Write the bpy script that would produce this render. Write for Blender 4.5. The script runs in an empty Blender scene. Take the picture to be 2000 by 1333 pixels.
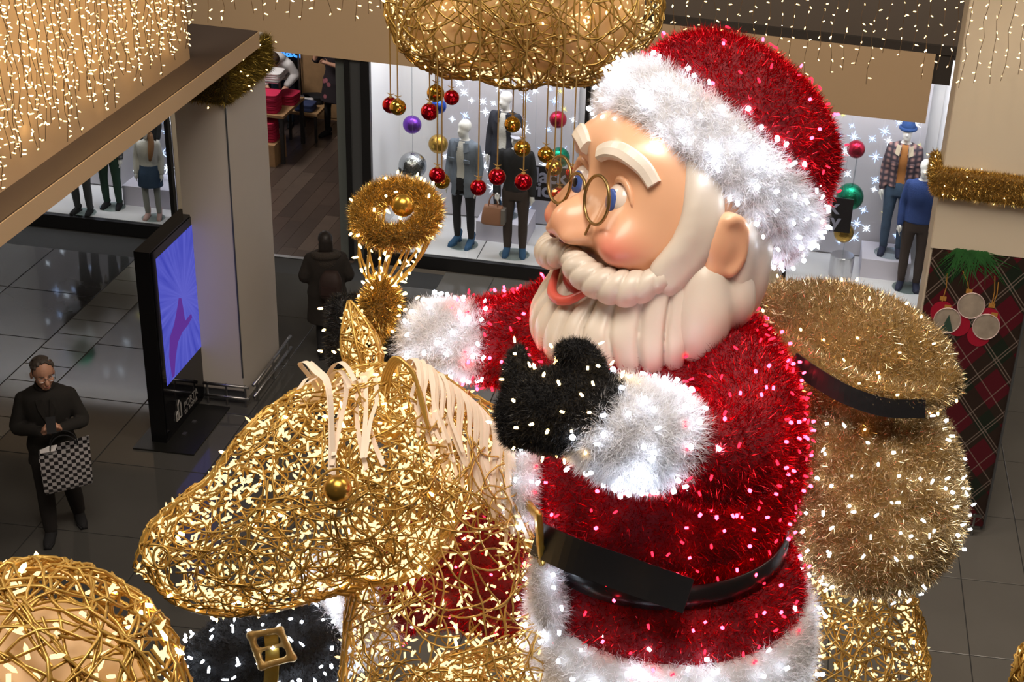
import bpy, math, random
import numpy as np
from mathutils import Vector, Matrix
from mathutils.bvhtree import BVHTree

random.seed(7); rng = np.random.default_rng(7)
scene = bpy.context.scene
COL = scene.collection

# ------------------------------------------------------------------ camera
FOC, PX, PY, CAMZ = 2938.0, 1497.0, 667.0, 8.3
PITCH, ROLL = math.radians(26.6), math.radians(6.33)
fwd = np.array([0, math.cos(PITCH), -math.sin(PITCH)])
_r0 = np.array([1.0, 0, 0]); _u0 = np.array([0, math.sin(PITCH), math.cos(PITCH)])
RGT = math.cos(ROLL) * _r0 + math.sin(ROLL) * _u0
UPV = -math.sin(ROLL) * _r0 + math.cos(ROLL) * _u0
CAM = np.array([0, 0, CAMZ])
cam_data = bpy.data.cameras.new('camera')
cam = bpy.data.objects.new('camera', cam_data); COL.objects.link(cam)
cam.matrix_world = Matrix(((RGT[0], UPV[0], -fwd[0], 0), (RGT[1], UPV[1], -fwd[1], 0),
                           (RGT[2], UPV[2], -fwd[2], CAMZ), (0, 0, 0, 1)))
cam_data.sensor_width = 36.0
cam_data.lens = FOC / 2000 * 36
cam_data.shift_x = -(PX - 1000) / 2000
cam_data.clip_start = 0.05; cam_data.clip_end = 200
scene.camera = cam

# ------------------------------------------------------------------ world, large lights, exposure
world = bpy.data.worlds.new('world'); scene.world = world; world.use_nodes = True
world.node_tree.nodes['Background'].inputs[0].default_value = (1.0, 0.80, 0.60, 1)
world.node_tree.nodes['Background'].inputs[1].default_value = 0.075
scene.view_settings.view_transform = 'Standard'
scene.view_settings.look = 'None'
scene.view_settings.exposure = 0.0
scene.view_settings.gamma = 1.0
scene.view_settings.use_curve_mapping = False

def area_light(name, loc, target, sx, sy, watts, color):
    l = bpy.data.lights.new(name, 'AREA'); l.shape = 'RECTANGLE'; l.size = sx; l.size_y = sy
    l.energy = watts; l.color = color
    o = bpy.data.objects.new(name, l); COL.objects.link(o); o.location = loc
    o.rotation_euler = (Vector(target) - Vector(loc)).to_track_quat('-Z', 'Y').to_euler()
    return o
def spot_light(name, loc, target, watts, color, angle, blend=0.6, radius=0.05):
    l = bpy.data.lights.new(name, 'SPOT'); l.energy = watts; l.color = color
    l.spot_size = math.radians(angle); l.spot_blend = blend; l.shadow_soft_size = radius
    o = bpy.data.objects.new(name, l); COL.objects.link(o); o.location = loc
    o.rotation_euler = (Vector(target) - Vector(loc)).to_track_quat('-Z', 'Y').to_euler()
    return o
WARM = (1.0, 0.80, 0.58); COOL = (0.93, 0.95, 1.0)
# the mall's skylight / ceiling panels high over the atrium
area_light('ceiling_light_panel', (-1.0, 3.5, 13.0), (-0.8, 6.5, 4.5), 5, 4, 820, (1.0, 0.88, 0.76))
area_light('ceiling_light_panel', (3.5, 10.0, 12.0), (1.5, 12.0, 0), 4, 4, 420, (1.0, 0.86, 0.70))
area_light('ceiling_light_panel', (-9.5, 8.5, 12.0), (-6.0, 12.0, 0), 4, 4, 430, (1.0, 0.90, 0.78))

# ------------------------------------------------------------------ pixel helpers: measured points of the place
def ray(x, y): return fwd + RGT * (x - PX) / FOC - UPV * (y - PY) / FOC
def at(x, y, d): return CAM + ray(x, y) * d
def atY(x, y, Y): r = ray(x, y); return CAM + r * (Y / r[1])
def atZ(x, y, z=0.0): r = ray(x, y); return CAM + r * ((z - CAMZ) / r[2])
def atX(x, y, X): r = ray(x, y); return CAM + r * (X / r[0])
def camvec(x, y, z): return RGT * x + UPV * y - fwd * z

# ------------------------------------------------------------------ materials
MATS = {}
def pmat(name, color, rough=0.5, metal=0.0, emit=None, estr=0.0, var=0.0, vscale=8.0, bump=0.0, bscale=40.0,
         spec=0.5, trans=0.0, sheen=0.0, coat=0.0, sub=0.0):
    if name in MATS: return MATS[name]
    m = bpy.data.materials.new(name); m.use_nodes = True
    nt = m.node_tree; b = nt.nodes['Principled BSDF']
    b.inputs['Base Color'].default_value = (*color, 1)
    b.inputs['Roughness'].default_value = rough
    b.inputs['Metallic'].default_value = metal
    b.inputs['Specular IOR Level'].default_value = spec
    b.inputs['Transmission Weight'].default_value = trans
    b.inputs['Coat Weight'].default_value = coat
    b.inputs['Subsurface Weight'].default_value = sub
    if sub: b.inputs['Subsurface Radius'].default_value = (0.03, 0.012, 0.006)
    if emit is not None:
        b.inputs['Emission Color'].default_value = (*emit, 1)
        b.inputs['Emission Strength'].default_value = estr
    if var or bump:
        tc = nt.nodes.new('ShaderNodeTexCoord')
        nz = nt.nodes.new('ShaderNodeTexNoise'); nz.inputs['Scale'].default_value = vscale
        nz.inputs['Detail'].default_value = 4
        nt.links.new(tc.outputs['Object'], nz.inputs['Vector'])
        if var:
            mx = nt.nodes.new('ShaderNodeMix'); mx.data_type = 'RGBA'
            mx.inputs['A'].default_value = (*[c * (1 - var) for c in color], 1)
            mx.inputs['B'].default_value = (*[min(1, c * (1 + var)) for c in color], 1)
            nt.links.new(nz.outputs['Fac'], mx.inputs['Factor'])
            nt.links.new(mx.outputs['Result'], b.inputs['Base Color'])
        if bump:
            nb = nt.nodes.new('ShaderNodeTexNoise'); nb.inputs['Scale'].default_value = bscale
            nt.links.new(tc.outputs['Object'], nb.inputs['Vector'])
            bp = nt.nodes.new('ShaderNodeBump'); bp.inputs['Strength'].default_value = bump
            bp.inputs['Distance'].default_value = 0.02
            nt.links.new(nb.outputs['Fac'], bp.inputs['Height'])
            nt.links.new(bp.outputs['Normal'], b.inputs['Normal'])
    MATS[name] = m
    return m
def emat(name, color, strength):
    if name in MATS: return MATS[name]
    m = bpy.data.materials.new(name); m.use_nodes = True
    nt = m.node_tree; nt.nodes.clear()
    e = nt.nodes.new('ShaderNodeEmission'); o = nt.nodes.new('ShaderNodeOutputMaterial')
    e.inputs[0].default_value = (*color, 1); e.inputs[1].default_value = strength
    nt.links.new(e.outputs[0], o.inputs[0]); MATS[name] = m
    return m
def glassmat(name, fac=0.06, tint=(0.95, 0.97, 0.97), rough=0.0):
    if name in MATS: return MATS[name]
    m = bpy.data.materials.new(name); m.use_nodes = True
    nt = m.node_tree; nt.nodes.clear()
    t = nt.nodes.new('ShaderNodeBsdfTransparent'); g = nt.nodes.new('ShaderNodeBsdfGlossy')
    mx = nt.nodes.new('ShaderNodeMixShader'); o = nt.nodes.new('ShaderNodeOutputMaterial')
    t.inputs[0].default_value = (*tint, 1); g.inputs['Roughness'].default_value = rough
    mx.inputs[0].default_value = fac
    nt.links.new(t.outputs[0], mx.inputs[1]); nt.links.new(g.outputs[0], mx.inputs[2])
    nt.links.new(mx.outputs[0], o.inputs[0]); MATS[name] = m
    return m
def tinselmat(name, dark, light, rough=0.28, metal=0.75, trans=0.0, emit=0.0):
    """foil / fibre needles: colour runs over each needle's own random value"""
    if name in MATS: return MATS[name]
    m = bpy.data.materials.new(name); m.use_nodes = True
    nt = m.node_tree; b = nt.nodes['Principled BSDF']
    a = nt.nodes.new('ShaderNodeAttribute'); a.attribute_name = 'needle'
    mx = nt.nodes.new('ShaderNodeMix'); mx.data_type = 'RGBA'
    mx.inputs['A'].default_value = (*dark, 1); mx.inputs['B'].default_value = (*light, 1)
    nt.links.new(a.outputs['Fac'], mx.inputs['Factor'])
    nt.links.new(mx.outputs['Result'], b.inputs['Base Color'])
    b.inputs['Roughness'].default_value = rough; b.inputs['Metallic'].default_value = metal; b.inputs['Specular IOR Level'].default_value = .2
    if trans:
        tr = nt.nodes.new('ShaderNodeBsdfTranslucent'); ms = nt.nodes.new('ShaderNodeMixShader')
        nt.links.new(mx.outputs['Result'], tr.inputs[0]); ms.inputs[0].default_value = trans
        nt.links.new(b.outputs[0], ms.inputs[1]); nt.links.new(tr.outputs[0], ms.inputs[2])
        nt.links.new(ms.outputs[0], nt.nodes['Material Output'].inputs[0])
    MATS[name] = m
    return m

# ------------------------------------------------------------------ objects
OFF = {}
def props(o, label=None, cat=None, group=None, kind=None):
    if label: o['label'] = label
    if cat: o['category'] = cat
    if group: o['group'] = group
    if kind: o['kind'] = kind
    return o
def thing(name, loc, label, cat, group=None):
    o = bpy.data.objects.new(name, None); COL.objects.link(o)
    o.empty_display_size = 0.1
    o.location = loc; OFF[o.name] = np.array(loc, float)
    return props(o, label, cat, group)
def link_mesh(name, me, parent=None, mats=()):
    o = bpy.data.objects.new(name, me)
    COL.objects.link(o)
    for m in mats: me.materials.append(m)
    if parent is not None: o.parent = parent
    return o
def np_mesh(name, V, F, mats, parent=None, smooth=False, midx=None, needle=None, recenter=True):
    """V (n,3); F list of (k,3) / (k,4) int arrays; verts in world space, shifted to the parent's base"""
    V = np.asarray(V, float)
    if parent is not None: off = OFF[parent.name]
    elif recenter: off = np.array([*(V[:, :2].max(0) + V[:, :2].min(0)) / 2, V[:, 2].min()])
    else: off = np.zeros(3)
    if not isinstance(F, list): F = [F]
    F = [np.asarray(f, np.int32) for f in F if len(f)]
    me = bpy.data.meshes.new(name)
    me.vertices.add(len(V)); me.vertices.foreach_set('co', (V - off).astype(np.float32).ravel())
    loops = np.concatenate([f.ravel() for f in F]); sizes = np.concatenate([np.full(len(f), f.shape[1]) for f in F])
    me.loops.add(len(loops)); me.loops.foreach_set('vertex_index', loops.astype(np.int32))
    me.polygons.add(len(sizes))
    me.polygons.foreach_set('loop_start', (np.cumsum(sizes) - sizes).astype(np.int32))
    if smooth: me.polygons.foreach_set('use_smooth', np.ones(len(sizes), bool))
    if midx is not None: me.polygons.foreach_set('material_index', np.asarray(midx, np.int32))
    me.update(calc_edges=True)
    if needle is not None:
        at_ = me.attributes.new('needle', 'FLOAT', 'FACE'); at_.data.foreach_set('value', needle.astype(np.float32))
    if not isinstance(mats, (list, tuple)): mats = [mats]
    o = link_mesh(name, me, parent, mats)
    if parent is None: o.location = off
    OFF[o.name] = off
    return o
def copy_tree(o, parent=None, loc=None):
    c = o.copy(); COL.objects.link(c); c.parent = parent
    OFF[c.name] = OFF.get(o.name, np.zeros(3))
    if loc is not None: c.location = loc; OFF[c.name] = np.array(loc, float)
    for ch in list(o.children): copy_tree(ch, c)
    return c

def frames(P):
    P = np.asarray(P, float); n = len(P)
    T = np.gradient(P, axis=0) if n > 2 else np.repeat([P[1] - P[0]], 2, 0)
    T /= np.linalg.norm(T, axis=1)[:, None] + 1e-12
    ref = np.array([0, 0, 1.0]) if abs(T[0][2]) < 0.9 else np.array([0, 1.0, 0])
    A = np.zeros_like(P); B = np.zeros_like(P)
    a = np.cross(ref, T[0]); a /= np.linalg.norm(a)
    for i in range(n):
        a = a - T[i] * a.dot(T[i]); a /= np.linalg.norm(a) + 1e-12
        A[i] = a; B[i] = np.cross(T[i], a)
    return T, A, B
def spline(P, n, closed=False):
    """Catmull-Rom through rows of P (any width), n samples"""
    P = np.asarray(P, float); m = len(P)
    Q = np.vstack([P[-1:], P, P[:2]]) if closed else np.vstack([2 * P[0] - P[1], P, 2 * P[-1] - P[-2]])
    segs = m if closed else m - 1
    t = np.linspace(0, segs, n, endpoint=not closed); i = np.minimum(t.astype(int), segs - 1); u = (t - i)[:, None]
    p0, p1, p2, p3 = Q[i], Q[i + 1], Q[i + 2], Q[i + 3]
    return 0.5 * (2 * p1 + (p2 - p0) * u + (2 * p0 - 5 * p1 + 4 * p2 - p3) * u ** 2 + (3 * p1 - p0 - 3 * p2 + p3) * u ** 3)

class MB:
    def __init__(s): s.V = []; s.F = []; s.M = []; s.n = 0; s.mat = 0
    def add(s, V, F):
        V = np.asarray(V, float)
        for f in F: s.F.append(tuple(int(i) + s.n for i in f)); s.M.append(s.mat)
        s.V.append(V); s.n += len(V); return s
    def box(s, x0, x1, y0, y1, z0, z1):
        V = [(x, y, z) for z in (z0, z1) for y in (y0, y1) for x in (x0, x1)]
        return s.add(V, [(0, 2, 3, 1), (4, 5, 7, 6), (0, 1, 5, 4), (1, 3, 7, 5), (3, 2, 6, 7), (2, 0, 4, 6)])
    def obox(s, c, ax, h):
        c = np.array(c); ax = np.array(ax, float)
        V = [c + ax[0] * h[0] * i + ax[1] * h[1] * j + ax[2] * h[2] * k for k in (-1, 1) for j in (-1, 1) for i in (-1, 1)]
        return s.add(V, [(0, 2, 3, 1), (4, 5, 7, 6), (0, 1, 5, 4), (1, 3, 7, 5), (3, 2, 6, 7), (2, 0, 4, 6)])
    def rings(s, R, cap=True, closed=False):
        m = len(R); n = len(R[0]); V = np.vstack(R); F = []
        for i in range(m if closed else m - 1):
            a = i * n; b = ((i + 1) % m) * n
            for j in range(n): k = (j + 1) % n; F.append((a + j, a + k, b + k, b + j))
        if cap and not closed:
            F.append(tuple(range(n))[::-1]); F.append(tuple(range((m - 1) * n, m * n)))
        return s.add(V, F)
    def tube(s, P, r, n=6, cap=True, closed=False, flat=1.0):
        P = np.asarray(P, float); T, A, B = frames(P)
        r = np.broadcast_to(np.asarray(r, float), (len(P),))
        th = np.linspace(0, 2 * math.pi, n, endpoint=False)
        R = [P[i] + r[i] * (np.cos(th)[:, None] * A[i] + flat * np.sin(th)[:, None] * B[i]) for i in range(len(P))]
        return s.rings(R, cap, closed)
    def limb(s, P, r, n=12, m=16):
        """smooth tapering limb; r rows scalar or (a,b); frames use world axes"""
        P = np.asarray(P, float); r = np.asarray(r, float)
        if r.ndim == 1: r = np.stack([r, r], 1)
        Q = spline(np.hstack([P, r]), m); T, A, B = frames(Q[:, :3])
        th = np.linspace(0, 2 * math.pi, n, endpoint=False)
        R = [Q[i, :3] + max(Q[i, 3], .001) * np.cos(th)[:, None] * A[i] + max(Q[i, 4], .001) * np.sin(th)[:, None] * B[i] for i in range(m)]
        s.rings(R); s.ball(Q[0, :3], Q[0, 3:].min() * .98, 10, 6); s.ball(Q[-1, :3], Q[-1, 3:].min() * .98, 10, 6)
        return s
    def stack(s, rows, n=24, m=None, pw=2.0):
        """horizontal rings: rows (cx,cy,z,rx,ry); pw superellipse power"""
        rows = np.asarray(rows, float)
        if m: rows = spline(rows, m)
        th = np.linspace(0, 2 * math.pi, n, endpoint=False)
        c = np.sign(np.cos(th)) * abs(np.cos(th)) ** (2 / pw); q = np.sign(np.sin(th)) * abs(np.sin(th)) ** (2 / pw)
        return s.rings([np.stack([x + rx * c, y + ry * q, np.full(n, z)], 1) for x, y, z, rx, ry in rows])
    def ball(s, c, r, seg=16, rg=10, ax=None):
        c = np.array(c, float); r = np.broadcast_to(np.asarray(r, float), (3,)); ax = np.eye(3) if ax is None else np.array(ax)
        th = np.linspace(0, 2 * math.pi, seg, endpoint=False); V = [c + ax[2] * r[2]]; F = []
        for i in range(1, rg):
            p = math.pi * i / rg
            V += list(c + math.sin(p) * (np.cos(th)[:, None] * ax[0] * r[0] + np.sin(th)[:, None] * ax[1] * r[1]) + math.cos(p) * ax[2] * r[2])
        V.append(c - ax[2] * r[2]); last = len(V) - 1
        for j in range(seg): F.append((0, 1 + j, 1 + (j + 1) % seg))
        for i in range(rg - 2):
            a = 1 + i * seg; b = a + seg
            for j in range(seg): k = (j + 1) % seg; F.append((a + j, b + j, b + k, a + k))
        a = 1 + (rg - 2) * seg
        for j in range(seg): F.append((a + j, last, a + (j + 1) % seg))
        return s.add(V, F)
    def lathe(s, prof, c, n=24, ax=None, cap=True):
        c = np.array(c, float); ax = np.eye(3) if ax is None else np.array(ax)
        th = np.linspace(0, 2 * math.pi, n, endpoint=False)
        return s.rings([c + r * (np.cos(th)[:, None] * ax[0] + np.sin(th)[:, None] * ax[1]) + z * ax[2] for r, z in prof], cap)
    def prism(s, poly, vec):
        poly = np.asarray(poly, float); n = len(poly); V = np.vstack([poly, poly + np.asarray(vec)])
        return s.add(V, [tuple(range(n))[::-1], tuple(range(n, 2 * n))] + [(i, (i + 1) % n, n + (i + 1) % n, n + i) for i in range(n)])
    def grid(s, G, closed_u=False):
        G = np.asarray(G, float); a, b, _ = G.shape; F = []
        for i in range(a - 1):
            for j in range(b if closed_u else b - 1):
                k = (j + 1) % b; F.append((i * b + j, i * b + k, (i + 1) * b + k, (i + 1) * b + j))
        return s.add(G.reshape(-1, 3), F)
    def ribbon(s, P, w, side, th=0.002):
        """flat strip along P, width w, thickness th"""
        P = np.asarray(P, float); T, A, B = frames(P); side = np.asarray(side, float)
        R = []
        for i in range(len(P)):
            sd = side - T[i] * side.dot(T[i]); sd /= np.linalg.norm(sd) + 1e-9; nn = np.cross(T[i], sd)
            R.append(np.array([P[i] - sd * w / 2 - nn * th / 2, P[i] + sd * w / 2 - nn * th / 2, P[i] + sd * w / 2 + nn * th / 2, P[i] - sd * w / 2 + nn * th / 2]))
        return s.rings(R)
    def verts(s): return np.vstack(s.V)
    def build(s, name, mats, parent=None, smooth=False, label=None, cat=None, group=None, kind=None, recenter=True):
        V = s.verts()
        if parent is not None: off = OFF[parent.name]
        elif recenter: off = np.array([*(V[:, :2].max(0) + V[:, :2].min(0)) / 2, V[:, 2].min()])
        else: off = np.zeros(3)
        me = bpy.data.meshes.new(name); me.from_pydata((V - off).tolist(), [], s.F)
        if not isinstance(mats, (list, tuple)): mats = [mats]
        me.polygons.foreach_set('material_index', s.M)
        if smooth: me.polygons.foreach_set('use_smooth', [True] * len(s.F))
        me.update()
        o = link_mesh(name, me, parent, mats)
        if parent is None: o.location = off
        OFF[o.name] = off
        return props(o, label, cat, group, kind)

def remeshed(mb, voxel, smooth=4):
    """union of closed shapes as one continuous skin -> (V, F list)"""
    me = bpy.data.meshes.new('tmp'); me.from_pydata(mb.verts().tolist(), [], mb.F); me.update()
    o = bpy.data.objects.new('tmp', me); COL.objects.link(o)
    md = o.modifiers.new('r', 'REMESH'); md.mode = 'VOXEL'; md.voxel_size = voxel
    if smooth:
        ms = o.modifiers.new('s', 'SMOOTH'); ms.iterations = smooth; ms.factor = 0.5
    dg = bpy.context.evaluated_depsgraph_get(); ev = o.evaluated_get(dg); em = ev.to_mesh()
    V = np.empty(len(em.vertices) * 3, np.float32); em.vertices.foreach_get('co', V); V = V.reshape(-1, 3).astype(float)
    F = np.array([p.vertices[:] for p in em.polygons if len(p.vertices) == 4], np.int32)
    T = np.array([p.vertices[:] for p in em.polygons if len(p.vertices) == 3], np.int32)
    ev.to_mesh_clear(); bpy.data.objects.remove(o); bpy.data.meshes.remove(me)
    return V, [f for f in (F, T) if len(f)]
def tris(F):
    out = []
    for f in (F if isinstance(F, list) else [F]):
        f = np.asarray(f)
        if f.shape[1] == 3: out.append(f)
        else: out += [f[:, [0, 1, 2]], f[:, [0, 2, 3]]]
    return np.vstack(out)
def mbtris(mb):
    out = []
    for f in mb.F:
        for i in range(1, len(f) - 1): out.append((f[0], f[i], f[i + 1]))
    return mb.verts(), np.array(out)
def sample(V, T, n):
    a, b, c = V[T[:, 0]], V[T[:, 1]], V[T[:, 2]]
    N = np.cross(b - a, c - a); ar = np.linalg.norm(N, axis=1); N /= ar[:, None] + 1e-12
    k = rng.choice(len(T), n, p=ar / ar.sum()); u = rng.random(n); v = rng.random(n)
    f = u + v > 1; u[f] = 1 - u[f]; v[f] = 1 - v[f]
    return a[k] + (b - a)[k] * u[:, None] + (c - a)[k] * v[:, None], N[k]
def unit(v): return v / (np.linalg.norm(v, axis=-1, keepdims=True) + 1e-12)
def tinsel(name, V, T, n, length, width, mats, parent, spread=0.9, keep=None):
    """n thin tapering foil needles standing on the surface, joined"""
    P, N = sample(V, T, n)
    if keep is not None: k = keep(P); P, N = P[k], N[k]
    n = len(P); D = unit(N + spread * unit(rng.normal(size=(n, 3)))); S = unit(np.cross(D, rng.normal(size=(n, 3))))
    L = length * rng.uniform(.55, 1.25, n)[:, None]; W = width * rng.uniform(.7, 1.2, n)[:, None]
    bend = unit(rng.normal(size=(n, 3))) * L * .12
    P = P - N * length * .15
    VV = np.concatenate([P - S * W / 2, P + S * W / 2, P + D * L + bend], 1).reshape(-1, 3)
    return props(np_mesh(name, VV, np.arange(3 * n).reshape(-1, 3), mats, parent, needle=rng.random(n)), kind='stuff')
def leds(name, P, D, L, r, mats, parent, kind='stuff', tipfrac=.3):
    """little square-section bulbs with a pointed tip; joined"""
    n = len(P); D = unit(D); S = unit(np.cross(D, rng.normal(size=(n, 3)))); B = np.cross(D, S)
    L = np.broadcast_to(L, (n,))[:, None]
    c = [P + S * r, P + B * r, P - S * r, P - B * r]
    e = [q + D * L * (1 - tipfrac) for q in c]; tip = P + D * L
    VV = np.stack(c + e + [tip], 1).reshape(-1, 3); base = (np.arange(n) * 9)[:, None]
    Q = np.concatenate([base + np.array(q) for q in ([0, 1, 5, 4], [1, 2, 6, 5], [2, 3, 7, 6], [3, 0, 4, 7], [3, 2, 1, 0])])
    Tt = np.concatenate([base + np.array(q) for q in ([4, 5, 8], [5, 6, 8], [6, 7, 8], [7, 4, 8])])
    return props(np_mesh(name, VV, [Q, Tt], mats, parent), kind=kind)
def spaced(P, N, dmin, most):
    """thin a point cloud to one per cell"""
    seen = {}; out = []
    for i in range(len(P)):
        k = tuple(np.floor(P[i] / dmin).astype(int))
        if k not in seen: seen[k] = 1; out.append(i)
        if len(out) >= most: break
    return P[out], N[out]
def make_bvh(V, F):
    return BVHTree.FromPolygons([Vector(v) for v in V], [tuple(int(i) for i in f) for g in (F if isinstance(F, list) else [F]) for f in g])
def wire_net(name, V, F, n, length, step, r, mats, parent, jitter=0.006, bend=0.35, sides=3, inset=0.0):
    """n bent wires wandering over the surface, joined as one net"""
    bvh = make_bvh(V, F); T = tris(F); P, N = sample(V, T, n); VV = []; FF = []; cnt = 0
    th = np.linspace(0, 2 * math.pi, sides, endpoint=False); ct, st = np.cos(th)[:, None], np.sin(th)[:, None]
    for i in range(n):
        p = Vector(P[i]); nn = Vector(N[i]); d = Vector(rng.normal(size=3)); d = (d - nn * d.dot(nn)).normalized()
        m = max(4, int(length * random.uniform(.5, 1.4) / step)); pts = []; turn = random.uniform(-bend, bend)
        for k in range(m):
            pts.append(p + nn * (random.uniform(-jitter, jitter) - inset))
            s = nn.cross(d); d = (d + s * (turn + random.uniform(-.15, .15))).normalized()
            q, nq, _, _ = bvh.find_nearest(p + d * step)
            if q is None: break
            p = q; nn = nq; d = (d - nn * d.dot(nn)); 
            if d.length < 1e-4: break
            d.normalize()
        if len(pts) < 3: continue
        A_ = np.array(pts); Tt, A, B = frames(A_)
        R = (A_[:, None, :] + r * (ct[None] * A[:, None, :] + st[None] * B[:, None, :])).reshape(-1, 3)
        k = np.arange(len(A_) - 1)[:, None] * sides; j = np.arange(sides)[None]; j2 = (j + 1) % sides
        FF.append(np.stack([k + j, k + j2, k + sides + j2, k + sides + j], -1).reshape(-1, 4) + cnt)
        VV.append(R); cnt += len(R)
    return props(np_mesh(name, np.vstack(VV), np.vstack(FF), mats, parent, smooth=True), kind='stuff')
def text_mesh(name, body, size, origin, xdir, ydir, mats, parent, extrude=0.002, bold=0.0, spacing=1.0, align='LEFT', lines=1.0):
    cu = bpy.data.curves.new('t', 'FONT'); cu.body = body; cu.size = size; cu.extrude = extrude; cu.offset = bold
    cu.space_character = spacing; cu.align_x = align; cu.resolution_u = 3; cu.space_line = lines
    o = bpy.data.objects.new('t', cu); COL.objects.link(o)
    dg = bpy.context.evaluated_depsgraph_get(); me = bpy.data.meshes.new_from_object(o.evaluated_get(dg))
    bpy.data.objects.remove(o)
    V = np.empty(len(me.vertices) * 3, np.float32); me.vertices.foreach_get('co', V); V = V.reshape(-1, 3).astype(float)
    x = np.array(xdir, float); y = np.array(ydir, float); z = np.cross(x, y)
    W = np.array(origin) + V[:, :1] * x + V[:, 1:2] * y + V[:, 2:] * z
    off = OFF[parent.name]
    me.vertices.foreach_set('co', (W - off).astype(np.float32).ravel()); me.update(); me.name = name; me.materials.clear()
    ob = link_mesh(name, me, parent, [mats]); OFF[ob.name] = off
    return ob
# ================================================================== SETTING
YF = 17.6
M_tile = pmat('tile_dark_grey', (0.075, 0.073, 0.068), 0.07, var=0.18, vscale=1.3, spec=0.5)
M_tile2 = pmat('tile_light_grey', (0.16, 0.155, 0.135), 0.12, var=0.12, vscale=1.3)
M_tile3 = pmat('tile_near_black', (0.045, 0.045, 0.047), 0.06, var=0.15, vscale=1.3)
M_tile4 = pmat('tile_mid_grey', (0.13, 0.123, 0.112), 0.16, var=0.15, vscale=1.3)
M_joint = pmat('tile_joint', (0.03, 0.03, 0.03), 0.8)
M_tan = pmat('tan_panel', (0.60, 0.42, 0.25), 0.6, var=0.05, vscale=1.0)
M_beige = pmat('beige_cladding', (0.66, 0.57, 0.44), 0.5, var=0.04, vscale=1.5)
M_white = pmat('off_white_plaster', (0.56, 0.51, 0.45), 0.55, var=0.04, vscale=2)
M_black = pmat('black_metal', (0.012, 0.012, 0.013), 0.35)
M_dark = pmat('dark_brown_metal', (0.05, 0.042, 0.036), 0.45)
M_steel = pmat('brushed_steel', (0.42, 0.42, 0.43), 0.35, metal=1.0)
M_greymet = pmat('grey_metal_profile', (0.10, 0.105, 0.11), 0.4, metal=0.4)
M_display = pmat('white_display_paint', (0.80, 0.79, 0.80), 0.5)
M_greybrown = pmat('grey_brown_panel', (0.13, 0.105, 0.085), 0.5, var=0.08, vscale=1)
M_glass = glassmat('shop_glass', 0.05)

floor = MB().box(-14, 6, -2, 17.45, -0.2, -0.006).build('floor', M_joint, kind='structure', recenter=False)
TILE = {}
def tile(w, d, m):
    k = (round(w, 3), round(d, 3), m.name)
    if k not in TILE:
        b = 0.003
        mb = MB().rings([np.array([(-w/2, -d/2, -.006), (w/2, -d/2, -.006), (w/2, d/2, -.006), (-w/2, d/2, -.006)]),
                         np.array([(-w/2, -d/2, -b/2), (w/2, -d/2, -b/2), (w/2, d/2, -b/2), (-w/2, d/2, -b/2)]),
                         np.array([(-w/2+b, -d/2+b, 0), (w/2-b, -d/2+b, 0), (w/2-b, d/2-b, 0), (-w/2+b, d/2-b, 0)])])
        me = bpy.data.meshes.new('tile'); me.from_pydata(mb.verts().tolist(), [], mb.F); me.materials.append(m); TILE[k] = me
    return TILE[k]
def lay(x0, x1, y0, y1, w, d, m, xs=None, gap=0.010):
    nx = int(round((x1 - x0) / w)); ny = int(round((y1 - y0) / d))
    for i in range(nx):
        for j in range(ny):
            o = bpy.data.objects.new('tile', tile(w - gap, d - gap, m if not callable(m) else m(i, j))); COL.objects.link(o)
            o.parent = floor; o.location = (x0 + (i + .5) * w, y0 + (j + .5) * d, 0)
# tile courses read off the photograph: joints at x=-7.97, -7.45, -6.42 on the left, 2.11 and 2.74 on the right
lay(-11.086, -7.97, 7.66, 17.4, 1.0387, 1.162, M_tile3)
lay(-7.97, -7.45, 8.15, 17.4, 0.52, 0.37, M_tile2)
lay(-7.45, -6.42, 7.688, 17.4, 1.03, 1.162, M_tile)
lay(-6.42, -4.21, 7.688, 17.4, 1.105, 1.162, M_tile)
lay(-4.21, 3.37, 8.488, 17.4, 0.6317, 1.162, M_tile4)
lay(3.37, 4.63, 8.488, 17.4, 0.63, 1.162, M_tile4)

# --- shop front: plinth, jambs, sign band, upper panel
def st(name, mb, m, parent=None): return mb.build(name, m, parent, kind=None if parent else 'structure', recenter=False)
wall_b = st('wall_back', MB().box(-2.42, 0.06, YF - .02, YF + .25, 0, 2.7), M_beige)
st('trim_1', MB().box(-14, 1.62, YF - .06, YF + .12, 2.68, 3.54), M_tan)
st('trim_2', MB().box(-14, 1.92, YF - .05, YF + .2, 3.54, 3.64), M_dark)
st('wall_upper', MB().box(-14, 8, YF + .02, YF + .25, 3.64, 7.5), M_greybrown)
st('trim_3', MB().box(1.62, 1.84, YF - .03, YF + .12, 3.17, 3.54), M_dark)
st('trim_4', MB().box(1.97, 2.06, YF - .03, YF + .3, 0.0, 3.54), M_greymet)
st('wall_right', MB().box(2.06, 8, YF + .02, YF + .25, 0, 3.54), M_greybrown)
st('trim_5', MB().box(-5.47, -5.41, YF - .04, YF + .1, 0, 2.70), M_black)
st('trim_6', MB().box(-5.41, -5.27, YF - .01, YF + .1, 0, 2.70), M_greymet)
st('trim_7', MB().box(-5.27, -5.21, YF - .04, YF + .1, 0, 2.70), M_black)
st('trim_8', MB().box(-5.60, -5.475, YF + .05, YF + .09, 0, 2.70), pmat('shop_gate_profile', (0.16, 0.18, 0.17), 0.35, metal=.3))
st('wall_left', MB().box(-7.66, -7.55, YF - .02, YF + .2, 0, 2.70), M_beige)

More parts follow.
